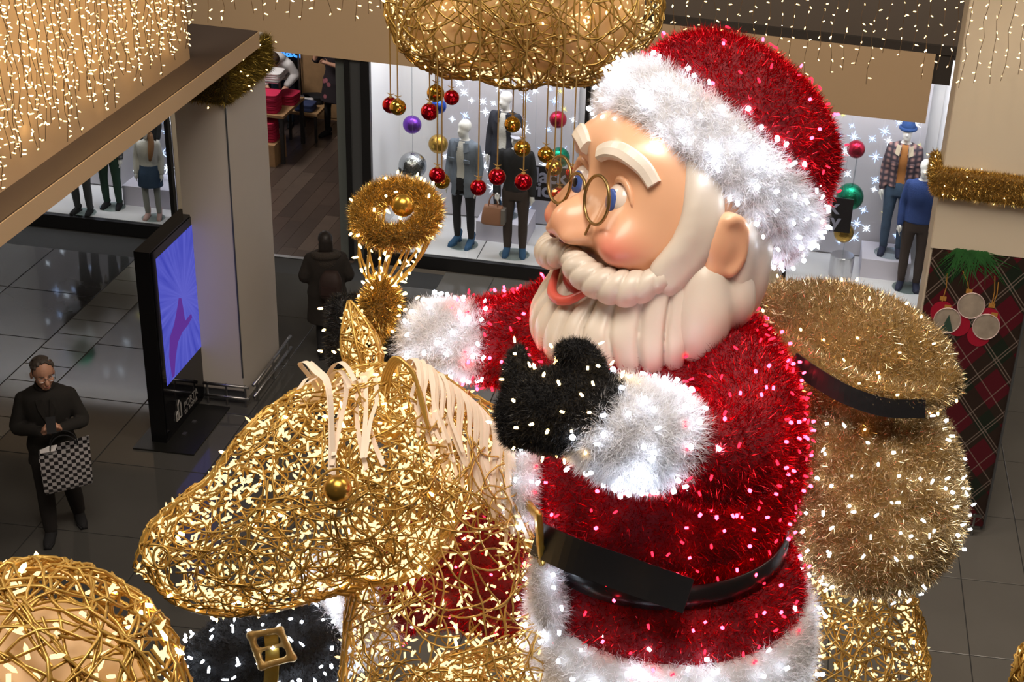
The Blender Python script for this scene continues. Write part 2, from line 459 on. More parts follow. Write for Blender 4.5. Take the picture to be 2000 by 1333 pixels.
def shop_window(n, x0, x1, ztop, depth, zfl=0.18, mull=()):
    f = MB()
    f.box(x0, x1, YF - .05, YF + .03, 0, zfl)                      # plinth
    f.box(x0, x0 + .05, YF - .04, YF + .04, zfl, ztop); f.box(x1 - .05, x1, YF - .04, YF + .04, zfl, ztop)
    w = st('window_%d' % n, f, M_black)
    OFF[w.name] = np.zeros(3)
    xs = [x0 + .05, *mull, x1 - .05]
    for a, b in zip(xs[:-1], xs[1:]):
        MB().box(a + .003, b - .003, YF - .006, YF + .006, zfl, ztop).build('pane', M_glass, w)
    fl = MB().box(x0, x1, YF + .04, YF + depth, 0.02, zfl).build('display_floor', M_display, w)
    MB().box(x0, x1, YF + depth, YF + depth + .06, 0.02, 3.5).build('back_panel', M_display, w)
    MB().box(x0 - .04, x0, YF + .05, YF + depth, 0.02, 3.5).build('side_panel', M_display, w)
    MB().box(x1, x1 + .04, YF + .05, YF + depth, 0.02, 3.5).build('side_panel', M_display, w)
    MB().box(x0, x1, YF + .13, YF + depth, 3.44, 3.5).build('soffit', M_display, w)
    return w
win1 = shop_window(1, -11.4, -7.70, 2.68, 1.15, mull=(-9.9, -8.52))
win2 = shop_window(2, -5.21, -2.46, 2.68, 1.50, mull=(-3.95,))
win3 = shop_window(3, 0.10, 1.97, 3.17, 1.62, mull=(1.585,))
for (x0, x1, dep, wt) in ((-11.4, -7.7, 1.15, 54), (-5.21, -2.46, 1.5, 54), (0.1, 1.97, 1.62, 44)):
    area_light('window_display_lamp', ((x0 + x1) / 2, YF + .45, 3.40), ((x0 + x1) / 2, YF + .62, 0), (x1 - x0) * .9, .35, wt, COOL)
# joint lines in the white display floors
for w, (x0, x1, d) in ((win2, (-5.21, -2.46, 1.5)), (win3, (.1, 1.84, 1.62))):
    for x in np.linspace(x0, x1, 3)[1:-1]:
        MB().box(x - .006, x + .006, YF + .05, YF + d, .18, .182).build('floor_seam', M_greymet, w)

# --- clothes shop behind the opening
M_wood = [pmat('plank_%d' % i, c, 0.32, var=.25, vscale=6) for i, c in enumerate([(0.085, 0.06, 0.048), (0.10, 0.073, 0.058), (0.07, 0.05, 0.041), (0.12, 0.088, 0.07)])]
sfl = st('floor_shop', MB().box(-11, -5.2, 17.45, 26, -.2, -.006), M_joint); OFF[sfl.name] = np.zeros(3)
PL = {}
for i, x in enumerate(np.arange(-7.9, -5.35, 0.20)):
    y = 17.5 - random.uniform(0, 1.4)
    while y < 24.5:
        L = random.choice((1.2, 1.5, 1.8)); k = random.randrange(4)
        y0 = max(17.5, y); y1 = min(y + L, 24.6)
        if y1 - y0 > .2:
            key = (round(y1 - y0, 2), k)
            if key not in PL:
                me = bpy.data.meshes.new('plank'); mb = MB().box(-.098, .098, 0, y1 - y0 - .004, -.006, 0)
                me.from_pydata(mb.verts().tolist(), [], mb.F); me.materials.append(M_wood[k]); PL[key] = me
            o = bpy.data.objects.new('plank', PL[key]); COL.objects.link(o); o.parent = sfl; o.location = (x, y0, 0)
        y += L
M_shopwall = pmat('shop_wall_brown', (0.10, 0.085, 0.075), 0.6, var=.1)
st('wall_shop_back', MB().box(-11, -5.2, 24.6, 24.8, 0, 3.4), M_shopwall)
st('wall_shop_right', MB().box(-5.40, -5.26, YF + 1.6, 24.6, 0, 3.4), M_shopwall)
st('wall_shop_left', MB().box(-10.4, -10.2, YF + 1.3, 24.6, 0, 3.4), M_shopwall)
st('ceiling_shop', MB().box(-10.4, -5.3, YF + 1.6, 24.6, 3.36, 3.44), M_dark)
st('trim_9', MB().box(-7.5, -5.5, 17.43, 17.5, 0, .004), M_steel)
area_light('shop_lamp', (-8.2, 20.6, 3.3), (-7.8, 20.9, 0), .8, .8, 52, (1.0, .93, .88))
area_light('shop_lamp', (-6.4, 19.6, 3.3), (-6.4, 19.8, 0), .8, .8, 8, (1.0, .9, .8))

# --- left gallery: slab edge, perforated ledge, tan parapet panel, pillar
M_ledge = bpy.data.materials.new('perforated_ledge'); M_ledge.use_nodes = True
nt = M_ledge.node_tree; b = nt.nodes['Principled BSDF']; tc = nt.nodes.new('ShaderNodeTexCoord')
vo = nt.nodes.new('ShaderNodeTexVoronoi'); vo.inputs['Scale'].default_value = 22; vo.inputs['Randomness'].default_value = .25
cr = nt.nodes.new('ShaderNodeValToRGB'); cr.color_ramp.elements[0].position = .26; cr.color_ramp.elements[1].position = .32
cr.color_ramp.elements[0].color = (.02, .015, .012, 1); cr.color_ramp.elements[1].color = (.075, .052, .04, 1)
nt.links.new(tc.outputs['Object'], vo.inputs['Vector']); nt.links.new(vo.outputs['Distance'], cr.inputs['Fac'])
nt.links.new(cr.outputs['Color'], b.inputs['Base Color']); b.inputs['Roughness'].default_value = .6
sl = st('ceiling', MB().box(-14, -5.30, 6.0, 14.35, 3.73, 3.885), M_tan); OFF[sl.name] = np.zeros(3)
MB().box(-14, -5.31, 6.0, 14.34, 3.885, 3.895).build('perforated_ledge', M_ledge, sl)
st('wall_gallery', MB().box(-5.75, -5.55, 6.0, 13.25, 3.895, 7.0), M_tan)
pil = st('wall_pillar', MB().box(-5.95, -5.45, 13.75, 14.85, 0, 3.73), M_white); OFF[pil.name] = np.zeros(3)
MB().box(-5.456, -5.443, 13.744, 13.757, .3, 3.72).build('corner_bead', M_greymet, pil)
MB().box(-5.96, -5.44, 13.742, 13.746, .0, .14).build('skirting', M_greymet, pil)
def bumper(x0, y0, x1, y1, nm, lab):
    """steel bumper rail on short stubs around a pillar foot"""
    t = thing('bumper_rail', ((x0 + x1) / 2, (y0 + y1) / 2, 0), lab, 'rail', 'steel bumper rails at the pillar feet')
    for z in (.10, .24): MB().tube([(x0, y0, z), (x1, y1, z)], .018, 8).build('rail', M_steel, t, smooth=True)
    for k in (.08, .5, .92):
        x, y = x0 + (x1 - x0) * k, y0 + (y1 - y0) * k
        MB().tube([(x, y, 0), (x, y, .26)], .012, 6).build('stub', M_steel, t)
bumper(-5.84, 13.66, -5.36, 13.66, 1, 'low steel bumper rail along the foot of the white pillar behind the screen')
bumper(-5.33, 13.72, -5.33, 14.9, 2, 'low steel bumper rail along the right side of the white pillar')
bumper(1.45, 12.74, 2.33, 12.74, 3, 'low steel bumper rail under the tartan poster')

# --- right column: beige cladding panels over a printed tartan wrap
rc = st('wall_column', MB().box(1.43, 2.38, 12.87, 13.25, 0, 6.2), M_greymet); OFF[rc.name] = np.zeros(3)
for z0, z1 in ((3.01, 3.52), (3.53, 6.2)):
    MB().box(1.41, 2.39, 12.845, 12.869, z0, z1).build('cladding_panel', M_beige, rc)
    MB().box(1.405, 1.429, 12.87, 13.25, z0, z1).build('cladding_panel', M_beige, rc)
MB().box(1.41, 1.429, 12.87, 13.25, 0.02, 3.0).build('cladding_panel', M_beige, rc)
# tartan print: two families of crossing stripes, turned 45 degrees
M_tartan = bpy.data.materials.new('tartan_print'); M_tartan.use_nodes = True
nt = M_tartan.node_tree; b = nt.nodes['Principled BSDF']; b.inputs['Roughness'].default_value = .35
tc = nt.nodes.new('ShaderNodeTexCoord'); sp = nt.nodes.new('ShaderNodeSeparateXYZ'); nt.links.new(tc.outputs['Object'], sp.inputs[0])
def mth(op, a, c=None, d=None):
    n = nt.nodes.new('ShaderNodeMath'); n.operation = op
    for i, v in enumerate((a, c, d)):
        if v is None: continue
        if isinstance(v, (int, float)): n.inputs[i].default_value = v
        else: nt.links.new(v, n.inputs[i])
    return n.outputs[0]
def stripes(v, per, ph, w):                       # 1 on a stripe of width w (fraction of the period)
    f = mth('FRACT', mth('ADD', mth('DIVIDE', v, per), ph)); return mth('LESS_THAN', f, w)
def mixc(fac, a, c):
    n = nt.nodes.new('ShaderNodeMix'); n.data_type = 'RGBA'; nt.links.new(fac, n.inputs['Factor'])
    for k, v in (('A', a), ('B', c)):
        if isinstance(v, tuple): n.inputs[k].default_value = (*v, 1)
        else: nt.links.new(v, n.inputs[k])
    return n.outputs['Result']
U_ = mth('ADD', sp.outputs[0], mth('MULTIPLY', sp.outputs[2], .8)); V_ = mth('SUBTRACT', sp.outputs[0], mth('MULTIPLY', sp.outputs[2], .8))
c1 = mixc(mth('MULTIPLY', stripes(U_, .62, .1, .42), .75), (0.085, 0.005, 0.012), (0.005, 0.016, 0.009))
c1 = mixc(mth('MULTIPLY', stripes(V_, .62, .3, .42), .75), c1, (0.005, 0.018, 0.010))
for v in (U_, V_):
    for ph in (.0, .06, .5):
        c1 = mixc(mth('MULTIPLY', stripes(v, .62, ph, .022), .55), c1, (0.26, 0.20, 0.17))
nt.links.new(c1, b.inputs['Base Color'])
pos = thing('poster', (1.9, 12.845, 0), 'red and green tartan poster with printed baubles on the right column', 'poster')
MB().box(1.43, 2.37, 12.838, 12.868, 0.06, 3.0).build('printed_sheet', M_tartan, pos)
MB().box(2.37, 2.39, 12.80, 12.868, 0.06, 3.0).build('edge_profile', M_greymet, pos)
yP = 12.836
M_red_print = pmat('bauble_print_red', (0.36, 0.008, 0.03), 0.4); M_clear_print = pmat('bauble_print_clear', (0.36, 0.30, 0.24), 0.3, var=.5, vscale=9)
M_gold_print = pmat('gold_print', (0.45, 0.22, 0.05), 0.4); M_rim_print = pmat('bauble_print_rim', (0.55, 0.42, 0.40), 0.4)
M_fir = pmat('fir_print', (0.018, 0.10, 0.02), 0.6, var=.6, vscale=12)
def disc(px, py, rpx, m, name, dy, rim=None):
    c = atY(px, py, yP); r = rpx * 14.2 / FOC
    th = np.linspace(0, 2 * math.pi, 24, endpoint=False)
    P = np.stack([c[0] + r * np.cos(th), np.full(24, yP - dy), c[2] + 1.05 * r * np.sin(th)], 1)
    o = MB().prism(P, (0, .001, 0)).build(name, m, pos)
    if rim:
        MB().tube(np.vstack([P, P[:1]]), .006, 4).build('printed_rim', rim, pos)
    return o
for px, py in ((1840, 611), (1872, 636), (1930, 624), (1912, 656)): disc(px, py, 23, M_red_print, 'printed_bauble', .001)
for px, py in ((1897, 598), (1850, 627), (1926, 639)): disc(px, py, 26, M_clear_print, 'printed_bauble', .003, M_rim_print)
tr_c = atY(1851, 632, yP)
MB().prism([(tr_c[0] - .06, yP - .005, tr_c[2] - .08), (tr_c[0] + .06, yP - .005, tr_c[2] - .08), (tr_c[0], yP - .005, tr_c[2] + .09)], (0, .001, 0)).build('printed_tree', pmat('tree_print', (.03, .07, .05), .5), pos)
for px, py, qx, qy in ((1840, 590, 1850, 535), (1893, 572, 1880, 530), (1936, 600, 1943, 540), (1938, 600, 1950, 552)):
    a, c_ = atY(px, py, yP), atY(qx, qy, yP)
    MB().tube([a - (0, .003, 0), (a + c_) / 2 + (.015, -.003, 0), c_ - (0, .003, 0)], .005, 4).build('printed_ribbon', M_gold_print, pos)
for px, py in ((1842, 584), (1893, 570), (1937, 598), (1851, 601), (1942, 616)):
    c = atY(px, py, yP); MB().box(c[0] - .03, c[0] + .03, yP - .004, yP - .003, c[2] - .02, c[2] + .025).build('printed_cap', M_gold_print, pos)
fb = MB(); root_ = atY(1897, 488, yP)
for k in range(150):
    a = random.uniform(-1.35, 1.35); L = random.uniform(.18, .50) * (1.0 if abs(a) < .9 else .9)
    p = root_ + np.array([random.uniform(-.14, .14), 0, random.uniform(-.02, .0)])
    q = p + np.array([math.sin(a) * L, 0, -abs(math.cos(a)) * L * .8]); q[0] = min(max(q[0], 1.45), 2.35)
    w = np.array([.010, 0, .004]); y = -.006 - k * 3e-5
    fb.add([p - w + (0, y, 0), p + w + (0, y, 0), q + (0, y, 0)], [(0, 1, 2)])
props(fb.build('printed_fir_branch', M_fir, pos), kind='stuff')
spot_light('column_spot', (1.95, 10.9, 6.6), (2.2, 12.85, 4.25), 55, (1.0, .82, .6), 46, .9)

# ================================================================== TOTEM SCREEN
tot = thing('display_totem', (-6.0, 13.3, 0), 'tall black advertising totem with a glowing blue screen beside the white pillar', 'screen')
M_pb = pmat('piano_black', (0.006, 0.006, 0.007), 0.18)
MB().box(-6.03, -5.88, 12.77, 13.87, 0.02, 2.11).build('body', M_pb, tot)
MB().box(-6.16, -5.55, 12.62, 13.60, 0.0, .018).build('base_plate', pmat('base_plate_black', (.012, .012, .011), .35), tot)
MB().box(-5.885, -5.872, 12.79, 13.85, 0.06, 2.09).build('front_glass', pmat('front_glass_black', (.004, .004, .005), .06), tot)
M_scr = bpy.data.materials.new('screen_image'); M_scr.use_nodes = True
nt = M_scr.node_tree; nt.nodes.clear(); out = nt.nodes.new('ShaderNodeOutputMaterial'); em = nt.nodes.new('ShaderNodeEmission')
tc = nt.nodes.new('ShaderNodeTexCoord'); sp = nt.nodes.new('ShaderNodeSeparateXYZ'); nt.links.new(tc.outputs['Object'], sp.inputs[0])
# object space: y -0.43..0.43 (left..right), z .62..2.0
dy_ = mth('SUBTRACT', sp.outputs[1], .12); dz_ = mth('SUBTRACT', sp.outputs[2], 1.35)
ang = mth('ARCTAN2', dz_, dy_); rad = mth('SQRT', mth('ADD', mth('MULTIPLY', dy_, dy_), mth('MULTIPLY', dz_, dz_)))
nz = nt.nodes.new('ShaderNodeTexNoise'); nz.inputs['Scale'].default_value = 1.0; nz.inputs['Detail'].default_value = 5
cb = nt.nodes.new('ShaderNodeCombineXYZ'); nt.links.new(mth('MULTIPLY', ang, 9.0), cb.inputs[0]); nt.links.new(mth('MULTIPLY', rad, 1.2), cb.inputs[1])
nt.links.new(cb.outputs[0], nz.inputs['Vector'])
cr = nt.nodes.new('ShaderNodeValToRGB'); cr.color_ramp.elements[0].position = .30; cr.color_ramp.elements[1].position = .70
cr.color_ramp.elements[0].color = (.05, .06, .50, 1); cr.color_ramp.elements[1].color = (.14, .15, .72, 1)
nt.links.new(nz.outputs['Fac'], cr.inputs['Fac'])
soft = mth('MAXIMUM', mth('SUBTRACT', 1.0, mth('MULTIPLY', rad, 1.6)), .15)
scol = mixc(mth('MULTIPLY', soft, .8), cr.outputs['Color'], (.15, .15, .70))
nt.links.new(scol, em.inputs[0]); em.inputs[1].default_value = .8; nt.links.new(em.outputs[0], out.inputs[0])
scr = MB().box(-5.872, -5.868, 12.88, 13.75, .62, 2.0).build('screen', M_scr, tot)
# the printed hand of the picture: a flat purple-red shape on the screen
M_hand = emat('screen_hand', (.12, .035, .30), .9)
def scr_pt(u, v): return (-5.866, 12.88 + .87 * u, 2.0 - 1.38 * v)
MB().prism([scr_pt(*p) for p in [(.13, .98), (.10, .80), (.16, .66), (.30, .60), (.42, .50), (.48, .44), (.55, .46), (.58, .56), (.60, .66), (.78, .655), (.80, .69), (.66, .715), (.50, .72), (.36, .76), (.26, .86), (.20, .98)]][::-1], (.001, 0, 0)).build('screen_picture', M_hand, tot)
M_logo = pmat('logo_grey', (.30, .29, .28), .5)
def totpt(px, py): return atX(px, py, -5.868)
pO = totpt(361, 797); pE = totpt(387, 762); sz = np.linalg.norm(pE - pO)
text_mesh('lettering', 'PORTA', .112, (-5.867, totpt(360, 801)[1], totpt(360, 801)[2]), (0, 1, 0), (0, 0, 1), M_logo, tot, .001, spacing=.98)
for wd_, dy_2 in (('DI', 0.0), ('ROMA', .115)):
    text_mesh('lettering', wd_, .066, (-5.867, totpt(361, 811)[1] + dy_2, totpt(361, 811)[2]), (0, 1, 0), (0, 0, 1), M_logo, tot, .001, bold=.002, spacing=1.25)
lp = [totpt(x, y) for x, y in ((351, 822), (347, 822), (346, 812), (349, 809), (351, 812))]
lg = MB(); lo = totpt(345, 824)
def lgp(u, v): return (-5.865, lo[1] + u, lo[2] + v)
lg.tube([lgp(.0, .0), lgp(0, .07), lgp(.03, .10), lgp(.06, .07), lgp(.06, .0), lgp(0, 0)], .008, 4)
lg.tube([lgp(.05, 0), lgp(.05, .16), lgp(.085, .20), lgp(.12, .16), lgp(.12, 0), lgp(.05, 0)], .008, 4)
lg.build('logo', M_logo, tot)
for y in (12.95, 13.2): MB().box(-5.80, -5.76, y, y + .05, .018, .03).build('fixing_plate', M_steel, tot)
# ================================================================== FIGURES: people and shop mannequins
M_mann = pmat('mannequin_white', (0.80, 0.78, 0.74), 0.35)
M_disc = glassmat('mannequin_base_glass', .12, (.80, .86, .85), .05)
def rotz(a): c, s = math.cos(a), math.sin(a); return np.array([[c, -s, 0], [s, c, 0], [0, 0, 1.0]])
def rotx(a): c, s = math.cos(a), math.sin(a); return np.array([[1, 0, 0], [0, c, -s], [0, s, c]])
STAND = dict(LA=[(.165, .01, 1.405), (.215, .02, 1.13), (.215, -.06, .88)], RA=[(-.165, .01, 1.405), (-.215, .02, 1.13), (-.215, -.06, .88)],
             LL=[(.09, .0, .90), (.10, -.01, .50), (.10, .02, .09)], RL=[(-.09, .0, .90), (-.10, -.01, .50), (-.10, .02, .09)])
TORSO = [(0, 0, .84, .150, .105), (0, 0, .92, .165, .112), (0, 0, 1.03, .145, .098), (0, 0, 1.12, .140, .094), (0, -.005, 1.26, .165, .112), (0, 0, 1.38, .178, .105), (0, .005, 1.44, .15, .085), (0, .01, 1.475, .075, .065)]
def add_torso(mb, g=0.0, z0=.84, z1=1.48, flare=0.0):
    rows = [(x, y, z, rx + g + flare * max(0, (1.1 - z)), ry + g + flare * max(0, (1.1 - z))) for x, y, z, rx, ry in TORSO if z <= z1 + 1e-6]
    if z0 < .84: rows = [(0, 0, z0, .160 + g + flare * (1.1 - z0), .112 + g + flare * (1.1 - z0))] + rows
    else: rows = [r for r in rows if r[2] >= z0]
    return mb.stack(rows, 24, 20)
def add_arm(mb, A, g=0.0, t=1.0):
    A = np.array(A, float); e = A[1] + (A[2] - A[1]) * t
    return mb.limb([A[0] + (0, 0, -.0), (A[0] + A[1]) / 2, A[1], (A[1] + e) / 2, e], [.052 + g * .6, .048 + g * .8, .042 + g, .037 + g, .030 + g], 10, 14)
def add_leg(mb, L, g=0.0, t=1.0, top=1.0):
    L = np.array(L, float); e = L[1] + (L[2] - L[1]) * t
    return mb.limb([L[0], (L[0] + L[1]) / 2, L[1], (L[1] + e) / 2, e], [.082 + g, .070 + g, .052 + g, .050 + g * .9, .036 + g * .9], 12, 14)
def add_head(mb, c=(0, -.01, 1.63), R=np.eye(3), k=1.0, face=True):
    c = np.array(c); ax = R.T
    def p(*v): return c + R @ (np.array(v) * k)
    mb.ball(p(0, .01, .03), np.array([.076, .095, .092]) * k, 16, 12, ax)
    mb.ball(p(0, -.025, -.035), np.array([.060, .070, .078]) * k, 14, 10, ax)
    mb.ball(p(0, -.062, -.085), np.array([.034, .030, .028]) * k, 10, 8, ax)
    if face:
        mb.limb([p(0, -.088, .01), p(0, -.108, -.028), p(0, -.102, -.038)], np.array([.010, .017, .012]) * k, 8, 6)
        for s in (-1, 1):
            mb.ball(p(.078 * s, .012, -.012), np.array([.010, .020, .032]) * k, 8, 8, ax)
            mb.ball(p(.036 * s, -.068, -.02), np.array([.026, .025, .024]) * k, 8, 8, ax)
        mb.ball(p(0, -.094, -.062), np.array([.026, .012, .010]) * k, 8, 6, ax)
    return mb
def add_neck(mb, top=(0, -.01, 1.58)): return mb.limb([(0, .01, 1.42), (0, .005, 1.50), top], [.062, .054, .052], 12, 8)
def add_hand(mb, w, d, n, curl=.5, k=1.0, side=1):
    """palm and five bent fingers; w wrist, d direction of the hand, n palm normal, side: thumb side"""
    w = np.array(w, float); d = unit(np.array(d, float)); n = np.array(n, float); n = unit(n - d * n.dot(d)); s = np.cross(d, n) * side
    mb.limb([w, w + d * .05 * k, w + d * .095 * k], np.array([(.028, .018), (.040, .017), (.038, .015)]) * k, 10, 8)
    mb.ball(w + d * .055 * k, np.array([.040, .050, .017]) * k, 12, 8, [s, d, n])
    for i, (o, L) in enumerate(((.030, .068), (.010, .078), (-.010, .072), (-.029, .055))):
        p0 = w + d * .088 * k + s * o * k; L *= k
        p1 = p0 + (d * math.cos(curl * .6) + n * math.sin(curl * .6)) * L * .5
        p2 = p1 + (d * math.cos(curl * 1.5) + n * math.sin(curl * 1.5)) * L * .5
        mb.limb([p0 - d * .02 * k, p0, p1, p2], np.array([.0085, .009, .0085, .007]) * k, 8, 8)
    t0 = w + d * .028 * k + s * .030 * k
    mb.limb([w + d * .02 * k + s * .015 * k, t0 + s * .015 * k + n * .008 * k, t0 + s * .036 * k + d * .030 * k + n * .018 * k, t0 + s * .034 * k + d * .062 * k + n * .024 * k], np.array([.013, .013, .011, .008]) * k, 8, 8)
    return mb
def skin(mb, name, mat, root, voxel=.012, sm=3):
    V, F = remeshed(mb, voxel, sm); return np_mesh(name, V, F, mat, root, smooth=True)
def shoe_mb(an, yaw, kind='boot', k=1.0):
    mb = MB(); an = np.array(an, float); R = rotz(yaw)
    def P(x, y, z): return np.array([an[0], an[1], 0]) + R @ np.array([x, y, z]) * k
    h = {'boot': .17, 'shoe': .085, 'heel': .15}[kind]
    lift = .035 if kind == 'heel' else 0
    mb.limb([P(0, .03, h), P(0, .02, .07 + lift), P(0, -.03, .045 + lift * .5), P(0, -.11, .035), P(0, -.185, .026)],
            np.array([(.052, .052), (.047, .047), (.044, .042), (.043, .032), (.026, .022)]) * k, 12, 16)
    sole = [P(x, y, 0) for x, y in ((-.036, .065), (.036, .065), (.036, -.02), (.045, -.11), (.028, -.195), (-.028, -.195), (-.045, -.11), (-.036, -.02))]
    if kind == 'heel':
        mb.prism([P(x, y, 0) for x, y in ((-.026, .06), (.026, .06), (.026, .02), (-.026, .02))], (0, 0, .07))
        mb.prism([P(x, y, 0) for x, y in ((.036, -.06), (.045, -.11), (.022, -.2), (-.022, -.2), (-.045, -.11), (-.036, -.06))], (0, 0, .02))
    else: mb.prism(sole, (0, 0, .03 * k))
    return mb
def figure_root(name, loc, rz, k, label, cat, group=None):
    t = thing(name, loc, label, cat, group); OFF[t.name] = np.zeros(3)
    t.rotation_euler = (0, 0, rz); t.scale = (k, k, k); return t

def mannequin(loc, rz, k, label, pose=None, legs=None, legm=None, top=None, topm=None, inner=None, innerm=None, shoes='shoe', shoem=None,
              topz=.80, sleeve=1.0, legt=1.0, head=True, disc=True, hatm=None, hat=None, open_front=False, collarm=None, flare=0.0, headR=None, group='shop mannequins', gtop=.012, skirt=None):
    pz = dict(STAND); pz.update(pose or {})
    t = figure_root('mannequin', loc, rz, k, label, 'mannequin', group)
    mb = MB(); add_torso(mb, -.004); add_neck(mb)
    for s in ('L', 'R'):
        add_arm(mb, pz[s + 'A']); add_leg(mb, pz[s + 'L'])
        w = np.array(pz[s + 'A'][2]); d = unit(w - np.array(pz[s + 'A'][1])); add_hand(mb, w, d, (-1 if s == 'L' else 1, 0, 0), .3)
    R = np.eye(3) if headR is None else headR
    if head: add_head(mb, R=R, face=False); mb.limb([R @ np.array((0, -.09, .0)) + (0, -.01, 1.63), R @ np.array((0, -.105, -.03)) + (0, -.01, 1.63)], [.01, .014], 8, 5)
    skin(mb, 'body', M_mann, t, .014)
    if legs:
        mb = MB(); add_leg(mb, pz['LL'], .014 if legs != 'tight' else .005, legt); add_leg(mb, pz['RL'], .014 if legs != 'tight' else .005, legt)
        mb.stack([(0, 0, .80, .165, .118), (0, 0, .92, .176, .122), (0, 0, 1.0, .160, .112)], 20, 8)
        skin(mb, 'trousers', legm, t, .014)
    if skirt:
        mb = MB(); mb.stack([(0, 0, skirt[0], .215, .17), (0, 0, .85, .20, .15), (0, 0, .95, .178, .125), (0, 0, 1.03, .16, .11)], 28, 12)
        skin(mb, 'skirt', skirt[1], t, .012, 2)
    if inner:
        mb = MB(); add_torso(mb, .010, .86)
        skin(mb, 'shirt', innerm, t, .014)
    if top:
        mb = MB(); add_torso(mb, gtop, topz, flare=flare)
        for s in ('L', 'R'): add_arm(mb, pz[s + 'A'], .012, sleeve)
        V, F = remeshed(mb, .012, 3)
        if open_front:   # open the garment along the front
            c = V[F[0]].mean(1); keep = ~((abs(c[:, 0]) < .045 + .02 * (1.5 - c[:, 2])) & (c[:, 1] < -.06)); F = [F[0][keep]]
        jk = np_mesh(top, V, F, topm, t, smooth=True)
        if open_front: md = jk.modifiers.new('thickness', 'SOLIDIFY'); md.thickness = .010; md.offset = -1
        if open_front:
            for s in (-1, 1):
                p = MB(); p.prism([(s * .045, -.128, 1.47), (s * .10, -.09, 1.47), (s * .115, -.115, 1.36), (s * .06, -.142, 1.34)], (0, .012, 0)); p.build('collar', collarm or topm, t)
                if top == 'jacket':
                    p = MB(); p.box(s * .11 - .04, s * .11 + .04, -.165, -.145, 1.22, 1.26); p.build('pocket_flap', topm, t)
    if shoes:
        for s in ('L', 'R'):
            shoe_mb(pz[s + 'L'][2], .12 if s == 'L' else -.12, shoes).build('shoe', shoem, t, smooth=True)
    if hat == 'beanie':
        p = MB(); c = np.array((0, -.0, 1.63)); p.ball(c + (0, .01, .055), (.090, .108, .10), 16, 10); p.ball(c + (0, .02, .15), (.045, .05, .05), 10, 8)
        skin(p, 'beanie', hatm, t, .012)
        p = MB(); p.tube([(c[0] + .094 * math.cos(a), c[1] + .01 + .112 * math.sin(a), 1.665) for a in np.linspace(0, 2 * math.pi, 20, endpoint=False)], .022, 8, closed=True); p.build('turn_up', hatm, t, smooth=True)
    if hat == 'cap':
        p = MB(); c = np.array((0, -.0, 1.63)); p.ball(c + (0, .01, .05), (.088, .105, .08), 16, 10); p.build('cap_crown', hatm, t, smooth=True)
        p = MB(); th = np.linspace(math.pi * 1.08, math.pi * 1.92, 12); p.prism([(.085 * math.cos(a), -.03 + .17 * math.sin(a), 1.665) for a in th], (0, 0, .012)); p.build('cap_peak', hatm, t)
    if disc:
        p = MB(); p.lathe([(.19, -.0), (.20, .003), (.20, .009), (.19, .012)], (0, -.02, 0), 32); p.build('base_disc', M_disc, t, smooth=False)
        t.location = (loc[0], loc[1], loc[2])
    return t

denim = pmat('denim_jacket_cloth', (.16, .19, .235), .8, var=.2, vscale=30); jeans = pmat('blue_jeans', (.055, .095, .16), .8, var=.35, vscale=14)
navy = pmat('navy_cloth', (.018, .020, .032), .8); blackc = pmat('black_cloth', (.010, .010, .012), .85); knit = pmat('cream_knit', (.62, .60, .55), .9, bump=.4, bscale=80)
brown = pmat('brown_trouser_cloth', (.055, .036, .030), .85); blueboot = pmat('blue_suede', (.03, .11, .24), .8)
bluesw = pmat('blue_sweater_knit', (.025, .055, .19), .9, bump=.4, bscale=90); beanm = pmat('blue_beanie_knit', (.02, .06, .20), .9, bump=.5, bscale=60)
sneak = pmat('navy_sneaker', (.02, .025, .06), .6); tanleather = pmat('tan_leather', (.42, .20, .12), .45); greycap = pmat('grey_cap_cloth', (.45, .44, .50), .8)
def checkmat(name, c1, c2, s1, s2, bias=.5):
    if name in MATS: return MATS[name]
    m = bpy.data.materials.new(name); m.use_nodes = True; nt_ = m.node_tree; b_ = nt_.nodes['Principled BSDF']; b_.inputs['Roughness'].default_value = .85
    tc_ = nt_.nodes.new('ShaderNodeTexCoord'); last = None
    for ax_, sc_ in (('X', s1), ('Z', s2)):
        w = nt_.nodes.new('ShaderNodeTexWave'); w.bands_direction = ax_; w.inputs['Scale'].default_value = sc_; w.wave_profile = 'SIN'
        nt_.links.new(tc_.outputs['Object'], w.inputs['Vector'])
        if last is None: last = w.outputs['Fac']
        else:
            a_ = nt_.nodes.new('ShaderNodeMath'); a_.operation = 'MULTIPLY'; nt_.links.new(last, a_.inputs[0]); nt_.links.new(w.outputs['Fac'], a_.inputs[1]); last = a_.outputs[0]
    mx_ = nt_.nodes.new('ShaderNodeMix'); mx_.data_type = 'RGBA'; mx_.inputs['A'].default_value = (*c1, 1); mx_.inputs['B'].default_value = (*c2, 1)
    nt_.links.new(last, mx_.inputs['Factor']); nt_.links.new(mx_.outputs['Result'], b_.inputs['Base Color']); MATS[name] = m
    return m
plaid = checkmat('plaid_wool', (.045, .035, .05), (.48, .27, .24), 4.2, 4.2)
orange = pmat('orange_shirt', (.40, .16, .04), .8)

def ped(name, x0, x1, y0, y1, z1, label):
    MB().box(x0, x1, y0, y1, .18, z1).build(name, pmat('lilac_white_plinth', (.66, .63, .72), .5), label=label, cat='plinth', group='white display plinths')
